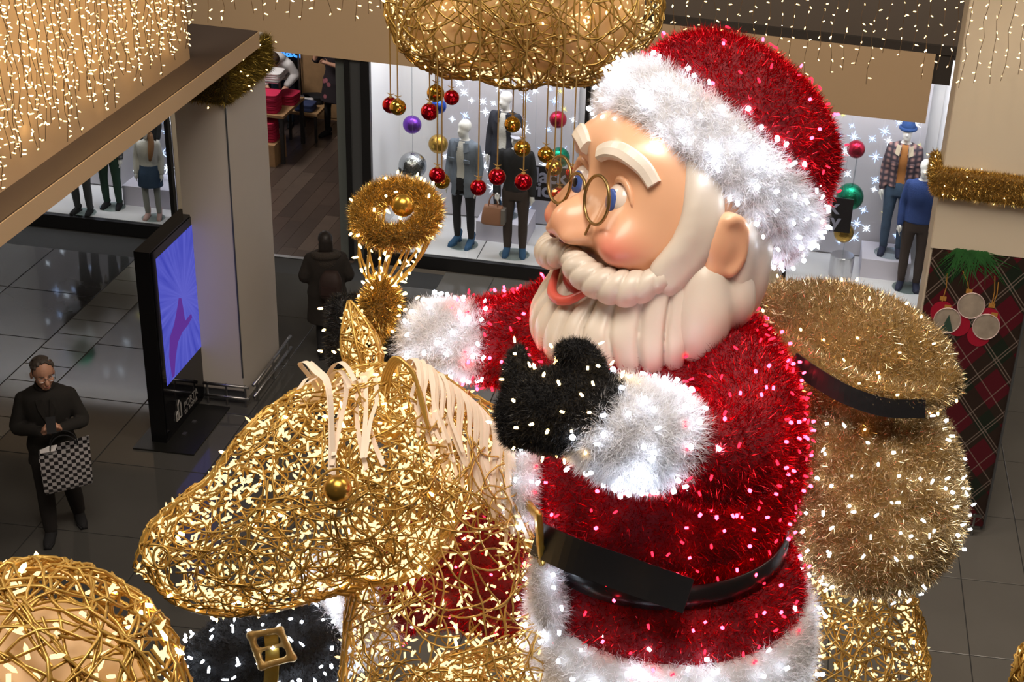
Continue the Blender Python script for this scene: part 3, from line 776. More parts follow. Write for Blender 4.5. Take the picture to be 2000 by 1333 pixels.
# window with the women's clothes
mannequin((-4.1, 18.06, .18), -.25, .985, 'white mannequin in open grey denim jacket, black leggings and blue ankle boots', legs='tight', legm=blackc, top='jacket', topm=denim, inner=1, innerm=knit,
          shoes='heel', shoem=blueboot, topz=.72, open_front=True, flare=.03, headR=rotz(-.4))
ped('plinth', -3.98, -3.30, 18.25, 18.85, .45, 'low white plinth under the mannequin in the dark wrap coat')
mannequin((-3.68, 18.55, .45), -.15, .985, 'tall white mannequin in dark navy wrap coat on a low plinth', legs='tight', legm=blackc, top='coat', topm=navy, inner=1, innerm=knit,
          shoes='heel', shoem=blueboot, topz=.55, open_front=True, flare=.10, headR=rotz(-.5))
capm = mannequin((-3.40, 17.93, .18), .1, .985, 'mannequin in black sweater, brown trousers and pale cap in front of the wrap coat', legs='loose', legm=brown, top='sweater', topm=blackc, shoes='heel', shoem=blueboot,
          hat='cap', hatm=greycap, topz=.86, headR=rotz(-.5), pose=dict(RA=[(-.185, .01, 1.41), (-.25, -.03, 1.13), (-.23, -.14, .92)]))
bag = thing('handbag', (-3.66, 17.80, .63), 'tan leather handbag hanging from the black-sweater mannequin\'s hand', 'handbag')
p = MB(); p.stack([(-3.66, 17.8, .63, .145, .06), (-3.66, 17.8, .66, .155, .07), (-3.66, 17.8, .78, .145, .06), (-3.66, 17.8, .89, .115, .035)], 24, 10, 3.0); p.build('body', tanleather, bag, smooth=True)
for dy in (-.03, .03): MB().tube([(-3.66 + .06 * math.cos(a), 17.8 + dy, .87 + .16 * math.sin(a)) for a in np.linspace(0, math.pi, 12)], .007, 6).build('handle', tanleather, bag, smooth=True)
MB().box(-3.55, -3.50, 17.72, 17.88, .66, .86).build('side_panel', pmat('grey_leather', (.25, .22, .20), .4), bag)
# window with the men's clothes
ped('plinth', 1.14, 1.80, 18.42, 19.05, .45, 'low white plinth under the mannequin in the plaid jacket')
mannequin((1.52, 18.72, .45), -.1, 1.06, 'mannequin in plaid jacket with pale collar, jeans and blue beanie', legs='loose', legm=jeans, top='jacket', topm=plaid, inner=1, innerm=orange, shoes='shoe', shoem=sneak,
          hat='beanie', hatm=beanm, open_front=True, topz=.86, gtop=.024, collarm=pmat('cream_fleece', (.62, .52, .38), .95))
mannequin((1.78, 18.26, .18), -.1, 1.03, 'white-headed mannequin in blue sweater and dark brown trousers at the window edge', legs='loose', legm=brown, top='sweater', topm=bluesw, shoes='shoe', shoem=sneak, topz=.88, gtop=.018)
# children's window
girl_skirt = (.62, pmat('denim_skirt', (.04, .075, .14), .85)); pinkboot = pmat('pink_boot', (.62, .40, .36), .6); greyjean = pmat('grey_trouser_cloth', (.06, .065, .07), .85); greenpant = pmat('green_trouser_cloth', (.02, .06, .04), .85)
girl = mannequin((-8.10, 17.82, .18), .2, .72, 'girl mannequin in cream top, denim skirt, dark cap and pink boots', legs='tight', legm=pmat('grey_tights', (.35, .36, .33), .8), skirt=girl_skirt, top='sweater', topm=knit,
          shoes='boot', shoem=pinkboot, hat='beanie', hatm=blackc, topz=.92)
hair_t = MB(); hair_t.limb([(.07, -.05, 1.60), (.09, -.10, 1.46), (.08, -.15, 1.30), (.06, -.16, 1.16)], [.05, .055, .05, .025], 10, 12)
hair_t.build('wig', pmat('ginger_hair', (.28, .13, .05), .6), girl, smooth=True, label='long ginger hair')
mannequin((-8.72, 18.02, .18), .1, .80, 'child mannequin in grey jacket, green trousers and black shoes behind the glass', legs='loose', legm=greenpant, top='sweater', topm=checkmat('grey_check', (.05, .05, .055), (.3, .3, .3), 6, 6), shoes='shoe', shoem=blackc, topz=.85)
mannequin((-8.98, 17.74, .18), .0, .80, 'child mannequin in grey trousers nearest the gallery edge', legs='loose', legm=greyjean, top='sweater', topm=blackc, shoes='shoe', shoem=blackc, topz=.85)
mannequin((-8.35, 18.42, .45), .0, .70, 'child mannequin in black outfit standing at the back of the children\'s window', legs='loose', legm=blackc, top='coat', topm=blackc, shoes='shoe', shoem=blackc, topz=.75, disc=False)
ped('plinth', -8.62, -7.95, 18.12, 18.7, .45, 'low white plinth in the children\'s window behind the girl mannequin')

# --- glossy balls on clear rods in the windows
def glitter(name, c): return pmat(name, c, .22, metal=.85, bump=.25, bscale=60)
M_rod = glassmat('clear_rod', .25, (.9, .93, .95), .02)
def ball_on(px, py, rpx, Y, m, label, base=None, txt=False):
    c = atY(px, py, Y); dep = (c - CAM).dot(fwd); r = rpx * dep / FOC
    t = thing('display_ball', (c[0], c[1], c[2] - r), label, 'ball', 'display balls in the shop windows')
    MB().ball(c, r, 32, 20).build('ball', m, t, smooth=True)
    return t, c, r
yb = 18.4
t, c, r = ball_on(857, 208, 15, 18.3, glitter('ball_blue', (.02, .08, .45)), 'blue display ball behind the gold and red baubles')
MB().tube([c + (0, 0, r), (c[0], c[1], 3.44)], .004, 5).build('hanger', M_rod, t)
t, c, r = ball_on(805, 244, 18, 18.2, glitter('ball_purple', (.16, .04, .42)), 'purple display ball above the silver one')
MB().tube([c + (0, 0, r), (c[0], c[1], 3.44)], .004, 5).build('hanger', M_rod, t)
t, c, r = ball_on(856, 282, 19, 18.3, glitter('ball_gold', (.50, .30, .06)), 'gold display ball beside the denim jacket mannequin')
MB().tube([c + (0, 0, r), (c[0], c[1], 3.44)], .004, 5).build('hanger', M_rod, t)
t, c, r = ball_on(806, 324, 27, 18.0, pmat('ball_holographic', (.45, .47, .48), .16, metal=1.0, bump=.3, bscale=45, var=.35, vscale=12), 'large silver holographic display ball reading MOON')
MB().tube([c + (0, 0, r), (c[0], c[1], 3.44)], .004, 5).build('hanger', M_rod, t)
MBt = pmat('ball_lettering', (.03, .035, .035), .4)
for i, chh in enumerate('MOON'):
    a = math.radians(-52 + 30 * i); zz = -.12 * r; dirv = unit(np.array([math.sin(a), -math.cos(a), -.10]))
    pos_ = c + dirv * r * 1.01; xd = np.array([math.cos(a), math.sin(a), 0]); yd = np.cross(dirv, xd) * 1.0
    yd = np.cross(xd, -dirv) * -1.0
    if yd[2] < 0: yd = -yd
    text_mesh('lettering', chh, r * .5, pos_ - yd * r * .32, xd, yd, MBt, t, .002, bold=.002, align='CENTER')
def ball_pole(cols, px, Y, base_px, labelb):
    pass
t, c, r = ball_on(1090, 234, 17, 18.4, glitter('ball_red', (.42, .01, .04)), 'red display ball right of the gold baubles in the window')
MB().tube([c + (0, 0, r), (c[0], c[1], 3.44)], .004, 5).build('hanger', M_rod, t)
t, c, r = ball_on(1093, 308, 20, 18.4, glitter('ball_green', (.005, .22, .12)), 'green display ball seen behind the spectacles')
MB().tube([c + (0, 0, r), (c[0], c[1], 3.44)], .004, 5).build('hanger', M_rod, t)
t, c, r = ball_on(1088, 405, 17, 18.4, MATS['ball_gold'], 'gold display ball under the dark sale board beside the face')
MB().tube([c - (0, 0, r), (c[0], c[1], .18)], .008, 6).build('rod', M_rod, t)
stand = thing('ball_stand', (.88, 18.42, .18), 'clear rod on a silver drum carrying red, green and gold balls', 'stand')
MB().lathe([(.155, 0), (.16, .01), (.16, .29), (.15, .30)], (.88, 18.42, .18), 28).build('drum', pmat('silver_drum', (.62, .62, .64), .25, metal=.9), stand, smooth=False)
MB().tube([(.88, 18.42, .48), (.90, 18.42, 2.05)], .010, 6).build('rod', M_rod, stand)
for px, py, rp, m, lab in ((1672, 292, 18, 'ball_red', 'red ball at the top of the clear rod beside the plaid jacket'), (1660, 385, 27, 'ball_green', 'large green ball behind the sale board beside the plaid jacket'), (1648, 455, 20, 'ball_gold', 'gold ball under the sale board beside the plaid jacket')):
    ball_on(px, py, rp, 18.42, MATS[m], lab)
# two balls of the children's window, seen mirrored in the floor
for (x, z, rr, m, lab) in ((-9.35, 2.05, .17, 'ball_green', 'green ball in the children\'s window, seen mirrored in the floor'), (-9.3, 1.55, .26, 'ball_holographic', 'silver ball in the children\'s window, seen mirrored in the floor')):
    t = thing('display_ball', (x, 18.0, z - rr), lab, 'ball', 'display balls in the shop windows'); MB().ball((x, 18.0, z), rr, 24, 16).build('ball', MATS[m], t, smooth=True)
    MB().tube([(x, 18.0, z + rr), (x, 18.0, 3.44)], .004, 5).build('hanger', M_rod, t)
# --- sale boards: black friday
M_board = pmat('sale_board_black', (.012, .010, .014), .4); M_let = pmat('sale_lettering', (.36, .36, .48), .5)
def sale_board(x0, z0, w, h, Y, label):
    t = thing('sale_board', (x0 + w / 2, Y, z0), label, 'sign', 'black sale boards')
    MB().box(x0, x0 + w, Y, Y + .025, z0, z0 + h).build('panel', M_board, t)
    for k, wd in enumerate(('black', 'friday')):
        text_mesh('lettering', wd, h * .60, (x0 + w * .04, Y - .003, z0 + h * (.54 - .42 * k)), (1, 0, 0), (0, 0, 1), M_let, t, .002, bold=.010 * h * 1.3, spacing=.94)
    for x in (x0 + w * .2, x0 + w * .8): MB().tube([(x, Y + .012, z0 + h), (x, Y + .012, 3.44)], .003, 4).build('hanger', M_rod, t)
q = atY(1019, 388, 18.2); sale_board(q[0], q[2], .76, .47, 18.2, 'black sale board beside the mannequins in the women\'s window')
q = atY(1658, 455, 18.2); sale_board(q[0] - .75, q[2] - .01, .76, .47, 18.2, 'black sale board behind the hat in the men\'s window')
# --- stars of light on the back panels
M_star = [emat('star_white', (.82, .89, 1.0), 3.6), emat('star_blue', (.50, .65, 1.0), 3.0), emat('star_yellow', (1.0, .85, .30), 1.8)]
STARM = {}
def star_mesh(mi, r):
    key = (mi, round(r, 3))
    if key not in STARM:
        pts = []
        for k in range(16):
            a = math.pi * k / 8; rr = r if k % 4 == 0 else (r * .65 if k % 4 == 2 else r * .16)
            pts.append((rr * math.cos(a), 0, rr * math.sin(a)))
        mb = MB(); mb.prism(pts, (0, .006, 0)); me = bpy.data.meshes.new('star'); me.from_pydata(mb.verts().tolist(), [], mb.F); me.materials.append(M_star[mi]); STARM[key] = me
    return STARM[key]
def star_panel(x0, x1, Y, n, label, z0=.35, z1=2.75):
    pn = MB().box(x0, x1, Y, Y + .03, z0 - .15, z1 + .2).build('star_panel', pmat('lilac_grey_panel', (.56, .54, .58), .5), label=label, cat='panel'); o0 = np.array(pn.location)
    k = 0; pts = []
    while k < n:
        x, z = random.uniform(x0 + .05, x1 - .05), random.uniform(z0, z1)
        if any((x - a) ** 2 + (z - b_) ** 2 < .018 for a, b_ in pts): k += .2; continue
        pts.append((x, z)); k += 1
        o = bpy.data.objects.new('star', star_mesh(random.choices((0, 1, 2), (6, 4, 1))[0], random.choice((.05, .07, .095)))); COL.objects.link(o)
        o.parent = pn; o.location = np.array((x, Y - .008, z)) - o0; o.rotation_euler = (0, random.uniform(0, .7), 0)
star_panel(-4.62, -2.80, 18.98, 70, 'white panel with glowing stars behind the women\'s mannequins')
star_panel(0.35, 1.80, 19.10, 62, 'white panel with glowing stars behind the men\'s mannequins')
star_panel(-10.2, -7.75, 18.66, 46, 'white panel with glowing stars behind the children\'s mannequins')

# ================================================================== inside the clothes shop
M_oak = pmat('light_oak', (.42, .25, .12), .5, var=.2, vscale=10); M_frame = pmat('display_frame_black', (.03, .028, .028), .4)
pinkc = pmat('pink_cotton', (.55, .012, .07), .8); redc = pmat('dark_pink_cotton', (.45, .008, .05), .8); whitec = pmat('white_cotton', (.72, .70, .70), .8); bluec = pmat('navy_cotton', (.03, .045, .12), .8)
tb = thing('display_table', (-7.75, 20.85, 0), 'oak and black steel display table in the clothes shop', 'table')
MB().box(-8.6, -7.32, 20.60, 21.55, .70, .74).build('tabletop', M_oak, tb)
for x, y in ((-7.36, 20.63), (-7.36, 21.52), (-8.56, 20.63), (-8.56, 21.52)): MB().box(x - .025, x + .025, y - .025, y + .025, 0, .70).build('leg', M_frame, tb)
MB().box(-8.5, -7.50, 20.95, 21.35, 1.10, 1.115).build('upper_shelf', M_steel, tb)
for x in (-8.45, -7.55): MB().box(x - .01, x + .01, 21.13, 21.17, .74, 1.10).build('shelf_post', M_steel, tb)
bx = thing('display_box', (-7.62, 20.62, 0), 'light oak box under the display table', 'box')
MB().box(-7.95, -7.42, 20.45, 20.95, 0, .33).build('carcass', M_oak, bx); MB().box(-7.94, -7.43, 20.444, 20.45, .02, .31).build('front_board', M_oak, bx)
bn = thing('bench', (-7.1, 21.75, 0), 'low dark bench with folded clothes behind the display table', 'bench')
MB().box(-7.62, -7.16, 21.62, 22.3, .42, .46).build('seat', M_oak, bn)
for x, y in ((-7.20, 21.65), (-7.20, 22.27), (-7.59, 21.65), (-7.59, 22.27)): MB().box(x - .018, x + .018, y - .018, y + .018, 0, .42).build('leg', M_frame, bn)
FOLD = {}
def folded(x, y, z, w, d, h, m, rz, label, group):
    key = (w, d, h, m.name)
    if key not in FOLD:
        mb = MB(); mb.stack([(0, 0, 0, w * .46, d * .46), (0, 0, h * .12, w * .5, d * .5), (0, 0, h * .45, w * .485, d * .485), (0, 0, h * .55, w * .485, d * .485), (0, 0, h * .9, w * .5, d * .5), (0, 0, h, w * .45, d * .45)], 20, 12, 5)
        me = bpy.data.meshes.new('folded_top'); me.from_pydata(mb.verts().tolist(), [], mb.F); me.polygons.foreach_set('use_smooth', [True] * len(mb.F)); me.materials.append(m); FOLD[key] = me
    o = bpy.data.objects.new('folded_top', FOLD[key]); COL.objects.link(o); o.location = (x, y, z); o.rotation_euler = (0, 0, rz)
    props(o, label, 'clothing', group)
ORD = ['bottom', 'second', 'third', 'fourth', 'fifth', 'sixth']
for k in range(6): folded(-7.62, 20.70, .33 + k * .048, .34 - .005 * k, .30, .046, redc, random.uniform(-.08, .08), ('topmost' if k == 5 else ORD[k] + ' from below') + ' pink top in the stack on the oak box', 'pink stack on the oak box')
for k in range(5): folded(-7.64, 20.82, .74 + k * .055, .40, .36, .053, pinkc, random.uniform(-.12, .12), ('topmost' if k == 4 else ORD[k] + ' from below') + ' pink top in the large stack on the display table', 'pink stack on the display table')
for k in range(3): folded(-7.46, 21.25, .74 + k * .05, .28, .36, .048, redc, random.uniform(-.1, .1), ('topmost' if k == 2 else ORD[k] + ' from below') + ' pink top in the low stack at the table\'s far corner', 'pink stack at the table corner')
for k in range(2): folded(-7.66, 21.15, 1.115 + k * .06, .34, .36, .058, whitec, .06 * k, ('upper' if k else 'lower') + ' white folded top on the steel shelf', 'white tops on the steel shelf')
for k in range(2): folded(-8.05, 21.15, 1.115 + k * .055, .36, .36, .053, pinkc, .08 * k, ('upper' if k else 'lower') + ' pink folded top on the steel shelf', 'pink tops on the steel shelf')
for k in range(2): folded(-8.22, 20.86, .74 + k * .07, .38, .38, .068, bluec if k == 0 else whitec, .08 * k, ('white top lying on the navy one at the table\'s left' if k else 'navy folded top at the table\'s left end'), 'folded tops at the table\'s left')
for k, (x, y, m, lab) in enumerate(((-7.39, 21.78, bluec, 'navy clothes heap on the near end of the bench'), (-7.39, 22.14, blackc, 'black clothes heap on the far end of the bench'), (-7.50, 21.96, whitec, 'pale garment between the dark heaps on the bench'))):
    folded(x, y, .46, .30, .28, .12, m, .4 * k, lab, 'clothes on the bench')
wu = thing('wall_unit', (-7.35, 22.9, 0), 'tall oak unit with yellow clothes in the shop', 'cabinet')
MB().box(-7.75, -7.0, 22.7, 23.2, 0, 1.20).build('carcass', M_oak, wu); MB().box(-7.72, -7.03, 22.69, 22.70, .04, 1.15).build('front_board', M_oak, wu)
folded(-7.25, 22.9, 1.20, .36, .36, .12, pmat('yellow_cotton', (.45, .30, .02), .8), .1, 'yellow folded top on the tall oak unit', 'tops on the oak unit')
rk = thing('clothes_rail', (-8.4, 22.6, 0), 'rail of dark padded jackets at the back of the shop', 'rail')
MB().tube([(-9.3, 22.6, 0), (-9.3, 22.6, 2.2), (-7.75, 22.6, 2.2), (-7.75, 22.6, 0)], .018, 8).build('frame', M_steel, rk)
for k in range(4):
    j = MB(); x = -8.55 + k * .2; j.stack([(x, 22.6, 1.35, .085, .24), (x, 22.6, 1.55, .10, .25), (x, 22.6, 1.62, .08, .24), (x, 22.6, 1.82, .10, .25), (x, 22.6, 1.9, .08, .24), (x, 22.6, 2.08, .08, .2), (x, 22.6, 2.17, .03, .05)], 16, 20)
    j.build('padded_jacket', pmat('padded_nylon', (.02, .025, .035), .3), smooth=True, label=('leftmost', 'second from left', 'third from left', 'rightmost')[k] + ' dark padded jacket on the shop rail', cat='jacket', group='padded jackets on the shop rail')
q = atY(536, 108, 23.0)
sb = thing('light_sign', (q[0] + .35, 23.0, q[2] - .06), 'dark board with blue glowing lettering hanging at the back of the shop', 'sign')
MB().box(q[0] - .35, q[0] + .72, 23.02, 23.06, q[2] - .06, q[2] + .3).build('panel', pmat('sign_panel_navy', (.008, .012, .03), .4), sb)
text_mesh('lettering', 'black', .26, (q[0], 23.012, q[2]), (1, 0, 0), (0, 0, 1), emat('sign_blue', (.06, .30, 1.0), 1.6), sb, .003, bold=.006, spacing=.95)
for x in (q[0] - .2, q[0] + .6): MB().tube([(x, 23.04, q[2] + .3), (x, 23.04, 3.36)], .004, 4).build('hanger', M_steel, sb)

# ================================================================== PEOPLE
M_skin = pmat('skin', (.62, .33, .22), .5, sub=.1); M_hair = pmat('grey_brown_hair', (.075, .06, .05), .6, var=.5, vscale=60); M_eye = pmat('eye_dark', (.01, .008, .007), .2)
M_lips = pmat('lips', (.36, .12, .10), .5); suit = pmat('charcoal_suit_cloth', (.016, .014, .012), .9); darkjean = pmat('dark_trouser_cloth', (.014, .011, .010), .9)
def face_details(t, c, R, glasses=False, k=1.0):
    def p(*v): return np.array(c) + R @ (np.array(v) * k)
    ax = R.T
    for s in (-1, 1):
        MB().ball(p(.031 * s, -.083, .012), np.array([.012, .006, .007]), 10, 8, ax).build('eye', M_eye, t, smooth=True)
        MB().tube([p(.016 * s, -.092, .030), p(.032 * s, -.092, .035), p(.050 * s, -.080, .030)], .004, 6).build('eyebrow', M_hair, t)
    MB().ball(p(0, -.101, -.062), np.array([.024, .008, .006]), 12, 8, ax).build('lips', M_lips, t, smooth=True)
    if glasses:
        g = None
        for s in (-1, 1):
            rim = [p(.034 * s + .026 * math.cos(a), -.103, .008 + .018 * math.sin(a)) for a in np.linspace(0, 2 * math.pi, 16, endpoint=False)]
            r_ = MB().tube(rim, .0022, 5, closed=True).build('spectacle_rim', M_steel, t)
            MB().tube([p(.060 * s, -.103, .012), p(.082 * s, -.03, .010), p(.084 * s, .03, .004)], .002, 5).build('spectacle_arm', M_steel, t)
        MB().tube([p(-.008, -.105, .012), p(.008, -.105, .012)], .002, 5).build('spectacle_bridge', M_steel, t)
# --- the man with the phone
mloc = (-6.19, 11.20, 0)
man = figure_root('person', mloc, math.radians(27), 1.0, 'man in dark suit and glasses looking at his phone, chequered bag on his arm', 'person')
hR = rotz(.25) @ rotx(.16)
pose = dict(LA=[(.185, .01, 1.385), (.27, -.03, 1.12), (.085, -.285, 1.20)], RA=[(-.185, .01, 1.385), (-.26, -.02, 1.11), (-.045, -.29, 1.19)],
            LL=[(.09, 0, .90), (.11, -.02, .49), (.14, .13, .09)], RL=[(-.09, 0, .90), (-.10, -.10, .50), (-.10, -.12, .09)])
b_ = MB(); add_torso(b_, -.004); add_neck(b_, (0, -.03, 1.57)); hc = (0, -.035, 1.63)
for s in 'LR': add_arm(b_, pose[s + 'A']); add_leg(b_, pose[s + 'L'])
add_hand(b_, pose['LA'][2], (-.35, -.45, .55), (-.5, .3, .5), 1.0, .95, 1); add_hand(b_, pose['RA'][2], (.30, -.45, .55), (.5, .3, .5), 1.0, .95, -1)
add_head(b_, hc, hR, 1.16)
skin(b_, 'body', M_skin, man, .0075, 3); face_details(man, hc, hR, True, 1.16)
h_ = MB()
for _k in range(150):
    a, e = random.uniform(0, 2 * math.pi), random.uniform(.25, 1.5)
    v = 1.16 * np.array([.080 * math.cos(a) * math.cos(e), .098 * math.sin(a) * math.cos(e) + .012, .094 * math.sin(e) + .032])
    if v[1] < -.045 and v[2] < .118: continue
    if v[2] < .02 and v[1] < .0: continue
    h_.ball(np.array(hc) + hR @ v, .0135, 8, 6)
for _s in (-1, 1): h_.limb([np.array(hc) + hR @ np.array([.076 * _s, -.012, .05]), np.array(hc) + hR @ np.array([.078 * _s, -.008, .0])], [.014, .009], 8, 6)
skin(h_, 'hair', M_hair, man, .008, 3)
j_ = MB(); add_torso(j_, .030, .74, 1.475, flare=.06); 
for s in 'LR': add_arm(j_, pose[s + 'A'], .018, .93)
skin(j_, 'jacket', suit, man, .012, 4)
tr = MB(); 
for s in 'LR': add_leg(tr, pose[s + 'L'], .024, 1.0)
tr.stack([(0, 0, .80, .175, .125), (0, 0, .95, .172, .12)], 20, 6); skin(tr, 'trousers', darkjean, man, .013, 4)
c_ = MB(); c_.tube([(.066 * math.cos(a), .0 + .066 * math.sin(a) - .005, 1.50 - .02 * math.sin(-a)) for a in np.linspace(0, 2 * math.pi, 18, endpoint=False)], .018, 8, closed=True, flat=1.4); c_.build('collar', suit, man, smooth=True)
for s in (-1, 1): MB().prism([(s * .015, -.165, 1.20), (s * .03, -.145, 1.43), (s * .085, -.130, 1.42), (s * .07, -.155, 1.33)], (0, .008, 0)).build('lapel', suit, man)
for s in 'LR': shoe_mb(pose[s + 'L'][2], .15 if s == 'L' else -.2, 'shoe', 1.05).build('shoe', blackc, man, smooth=True)
def wpt(v): return np.array(mloc) + rotz(math.radians(27)) @ np.array(v)
ph = thing('phone', tuple(wpt((.02, -.40, 1.22))), 'black mobile phone in the man\'s hands', 'phone')
Rz = rotz(math.radians(27)) @ rotx(-.75); pc = wpt((.022, -.352, 1.285))
MB().obox(pc, Rz.T, (.038, .0045, .075)).build('case', blackc, ph); MB().obox(pc + Rz @ np.array((0, .005, 0)), Rz.T, (.034, .0006, .070)).build('glass', pmat('phone_glass', (.02, .02, .03), .5), ph)
sbag = thing('shopping_bag', tuple(wpt((.08, -.33, .66))), 'black and white chequered shopping bag on the man\'s forearm', 'bag')
M_chk = bpy.data.materials.new('chequer_print'); M_chk.use_nodes = True
nt = M_chk.node_tree; tc = nt.nodes.new('ShaderNodeTexCoord'); ck = nt.nodes.new('ShaderNodeTexChecker'); ck.inputs['Scale'].default_value = 29
mp = nt.nodes.new('ShaderNodeMapping'); mp.inputs['Rotation'].default_value = (0, 0, -math.radians(27)); mp.inputs['Location'].default_value = (.003, .5, .003)
mp2 = nt.nodes.new('ShaderNodeMapping'); mp2.inputs['Scale'].default_value = (1, .0, 1)
nt.links.new(tc.outputs['Object'], mp.inputs['Vector']); nt.links.new(mp.outputs[0], mp2.inputs['Vector']); nt.links.new(mp2.outputs[0], ck.inputs['Vector'])
ck.inputs['Color1'].default_value = (.42, .40, .40, 1); ck.inputs['Color2'].default_value = (.02, .018, .02, 1)
nt.links.new(ck.outputs['Color'], nt.nodes['Principled BSDF'].inputs['Base Color']); nt.nodes['Principled BSDF'].inputs['Roughness'].default_value = .35
bb = MB(); rr_ = []
for z, w, d in ((.66, .185, .05), (.70, .195, .065), (.9, .20, .07), (1.07, .205, .06)):
    rr_.append(np.array([wpt((.10 + x * w, -.36 + y * d, z + .045 * (x if z > 1 else x * .6))) for x, y in ((-1, -1), (0, -1.15), (1, -1), (1, 1), (0, 1.1), (-1, 1))]))
bb.rings(rr_, cap=False); bb.F.append((5, 4, 3, 2, 1, 0)); bb.M.append(0)
o = bb.build('bag_body', M_chk, sbag); md = o.modifiers.new('thickness', 'SOLIDIFY'); md.thickness = .004
MB().add([wpt((-.09, -.37, 1.03)), wpt((.03, -.39, 1.05)), wpt((.05, -.35, 1.085)), wpt((-.02, -.33, 1.07)), wpt((-.09, -.34, 1.045)), wpt((0, -.355, .98))], [(0, 1, 5), (1, 2, 5), (2, 3, 5), (3, 4, 5), (4, 0, 5), (4, 3, 2, 1, 0)]).build('tissue_paper', whitec, sbag)
for dy in (-.04, .04): MB().tube([wpt((.10 + .11 * math.cos(a), -.36 + dy, 1.06 + .14 * math.sin(a))) for a in np.linspace(0, math.pi, 14)], .006, 6).build('handle', blackc, sbag, smooth=True)

# --- woman in a long dark hooded coat, seen from behind, walking to the shop
wl = (-4.93, 15.0, 0)
wom = figure_root('person', wl, math.radians(200), .87, 'person in a dark hooded coat seen from behind near the shop entrance', 'person')
cb_ = MB(); add_torso(cb_, -.004); add_neck(cb_); hc2 = (0, -.02, 1.62); P2 = dict(STAND, LA=[(.19, 0, 1.40), (.27, .0, 1.14), (.16, -.22, 1.02)], RA=[(-.19, 0, 1.40), (-.27, 0, 1.14), (-.16, -.22, 1.02)], LL=[(.08, 0, .9), (.09, -.03, .5), (.10, .08, .09)], RL=[(-.08, 0, .9), (-.09, -.06, .5), (-.10, -.10, .09)])
for s in 'LR': add_arm(cb_, P2[s + 'A']); add_leg(cb_, P2[s + 'L']); add_hand(cb_, P2[s + 'A'][2], (-.4 if s == 'L' else .4, -.8, .2), (0, 0, -1), .8, .9, 1 if s == 'L' else -1)
add_head(cb_, hc2); skin(cb_, 'body', M_skin, wom, .011, 3); face_details(wom, hc2, np.eye(3))
M_wcoat = pmat('dark_brown_coat', (.020, .016, .014), .9); M_fur = pmat('hood_fur', (.045, .036, .030), .95, bump=.8, bscale=70); M_dhair = pmat('black_hair', (.012, .009, .008), .5)
k_ = MB(); add_torso(k_, .075, .52, 1.475, flare=.05)
for s in 'LR': add_arm(k_, P2[s + 'A'], .038, .95)
skin(k_, 'coat', M_wcoat, wom, .015, 4)
k_ = MB(); k_.tube([(.135 * math.cos(a), .06 + .12 * math.sin(a), 1.46 + .03 * math.sin(a)) for a in np.linspace(0, 2 * math.pi, 22, endpoint=False)], .055, 10, closed=True); k_.ball((0, .13, 1.40), (.13, .07, .12)); skin(k_, 'hood', M_fur, wom, .015, 3)
k_ = MB(); k_.ball((0, .015, 1.66), (.092, .112, .105)); k_.limb([(0, .07, 1.66), (0, .09, 1.54), (0, .10, 1.45)], [(.085, .06), (.09, .05), (.07, .03)], 12, 10); skin(k_, 'hair', M_dhair, wom, .012, 3)
for s in 'LR': add_leg_mb = MB(); add_leg(add_leg_mb, P2[s + 'L'], .012); skin(add_leg_mb, 'trouser_leg', blackc, wom, .014); shoe_mb(P2[s + 'L'][2], 0, 'boot').build('boot', blackc, wom, smooth=True)
bk = thing('backpack', (-4.80, 14.78, 1.0), 'dark rucksack on the back of the hooded coat', 'backpack')
k_ = MB(); k_.stack([(-4.80, 14.73, .86, .10, .06), (-4.80, 14.73, .92, .12, .075), (-4.80, 14.74, 1.08, .115, .07), (-4.80, 14.76, 1.17, .07, .04)], 20, 12, 3); k_.build('pack', pmat('rucksack_cloth', (.025, .012, .010), .7), bk, smooth=True)
MB().box(-4.88, -4.72, 14.645, 14.665, .92, 1.02).build('pocket', pmat('rucksack_pocket', (.03, .014, .012), .6), bk)

# --- woman in a flowered dress inside the shop (her head is behind the sign band)
fl = figure_root('person', (-6.98, 22.0, 0), math.radians(-5), .97, 'woman in a dark flowered dress and black tights inside the shop', 'person')
P3 = dict(STAND, LA=[(.18, 0, 1.40), (.20, -.16, 1.20), (-.02, -.22, 1.26)], RA=[(-.18, 0, 1.40), (-.30, -.06, 1.22), (-.22, -.14, 1.50)], RL=[(-.08, 0, .9), (-.13, -.04, .5), (-.17, .02, .09)], LL=[(.08, 0, .9), (.08, -.03, .5), (.10, -.03, .09)])
k_ = MB(); add_torso(k_, -.004); add_neck(k_)
for s in 'LR': add_arm(k_, P3[s + 'A']); add_leg(k_, P3[s + 'L']); w = np.array(P3[s + 'A'][2]); add_hand(k_, w, w - np.array(P3[s + 'A'][1]), (0, -1, .2), .6, .9, 1 if s == 'L' else -1)
add_head(k_); skin(k_, 'body', M_skin, fl, .011, 3); face_details(fl, (0, -.01, 1.63), np.eye(3))
M_flow = bpy.data.materials.new('flowered_cloth'); M_flow.use_nodes = True; nt = M_flow.node_tree
tc = nt.nodes.new('ShaderNodeTexCoord'); vo = nt.nodes.new('ShaderNodeTexVoronoi'); vo.inputs['Scale'].default_value = 7; cr = nt.nodes.new('ShaderNodeValToRGB')
cr.color_ramp.elements[0].position = .22; cr.color_ramp.elements[1].position = .30; cr.color_ramp.elements[0].color = (.32, .10, .12, 1); cr.color_ramp.elements[1].color = (.016, .010, .014, 1)
nt.links.new(tc.outputs['Object'], vo.inputs['Vector']); nt.links.new(vo.outputs['Distance'], cr.inputs['Fac']); nt.links.new(cr.outputs['Color'], nt.nodes['Principled BSDF'].inputs['Base Color']); nt.nodes['Principled BSDF'].inputs['Roughness'].default_value = .85
k_ = MB(); add_torso(k_, .018, .60, 1.475, flare=.16)
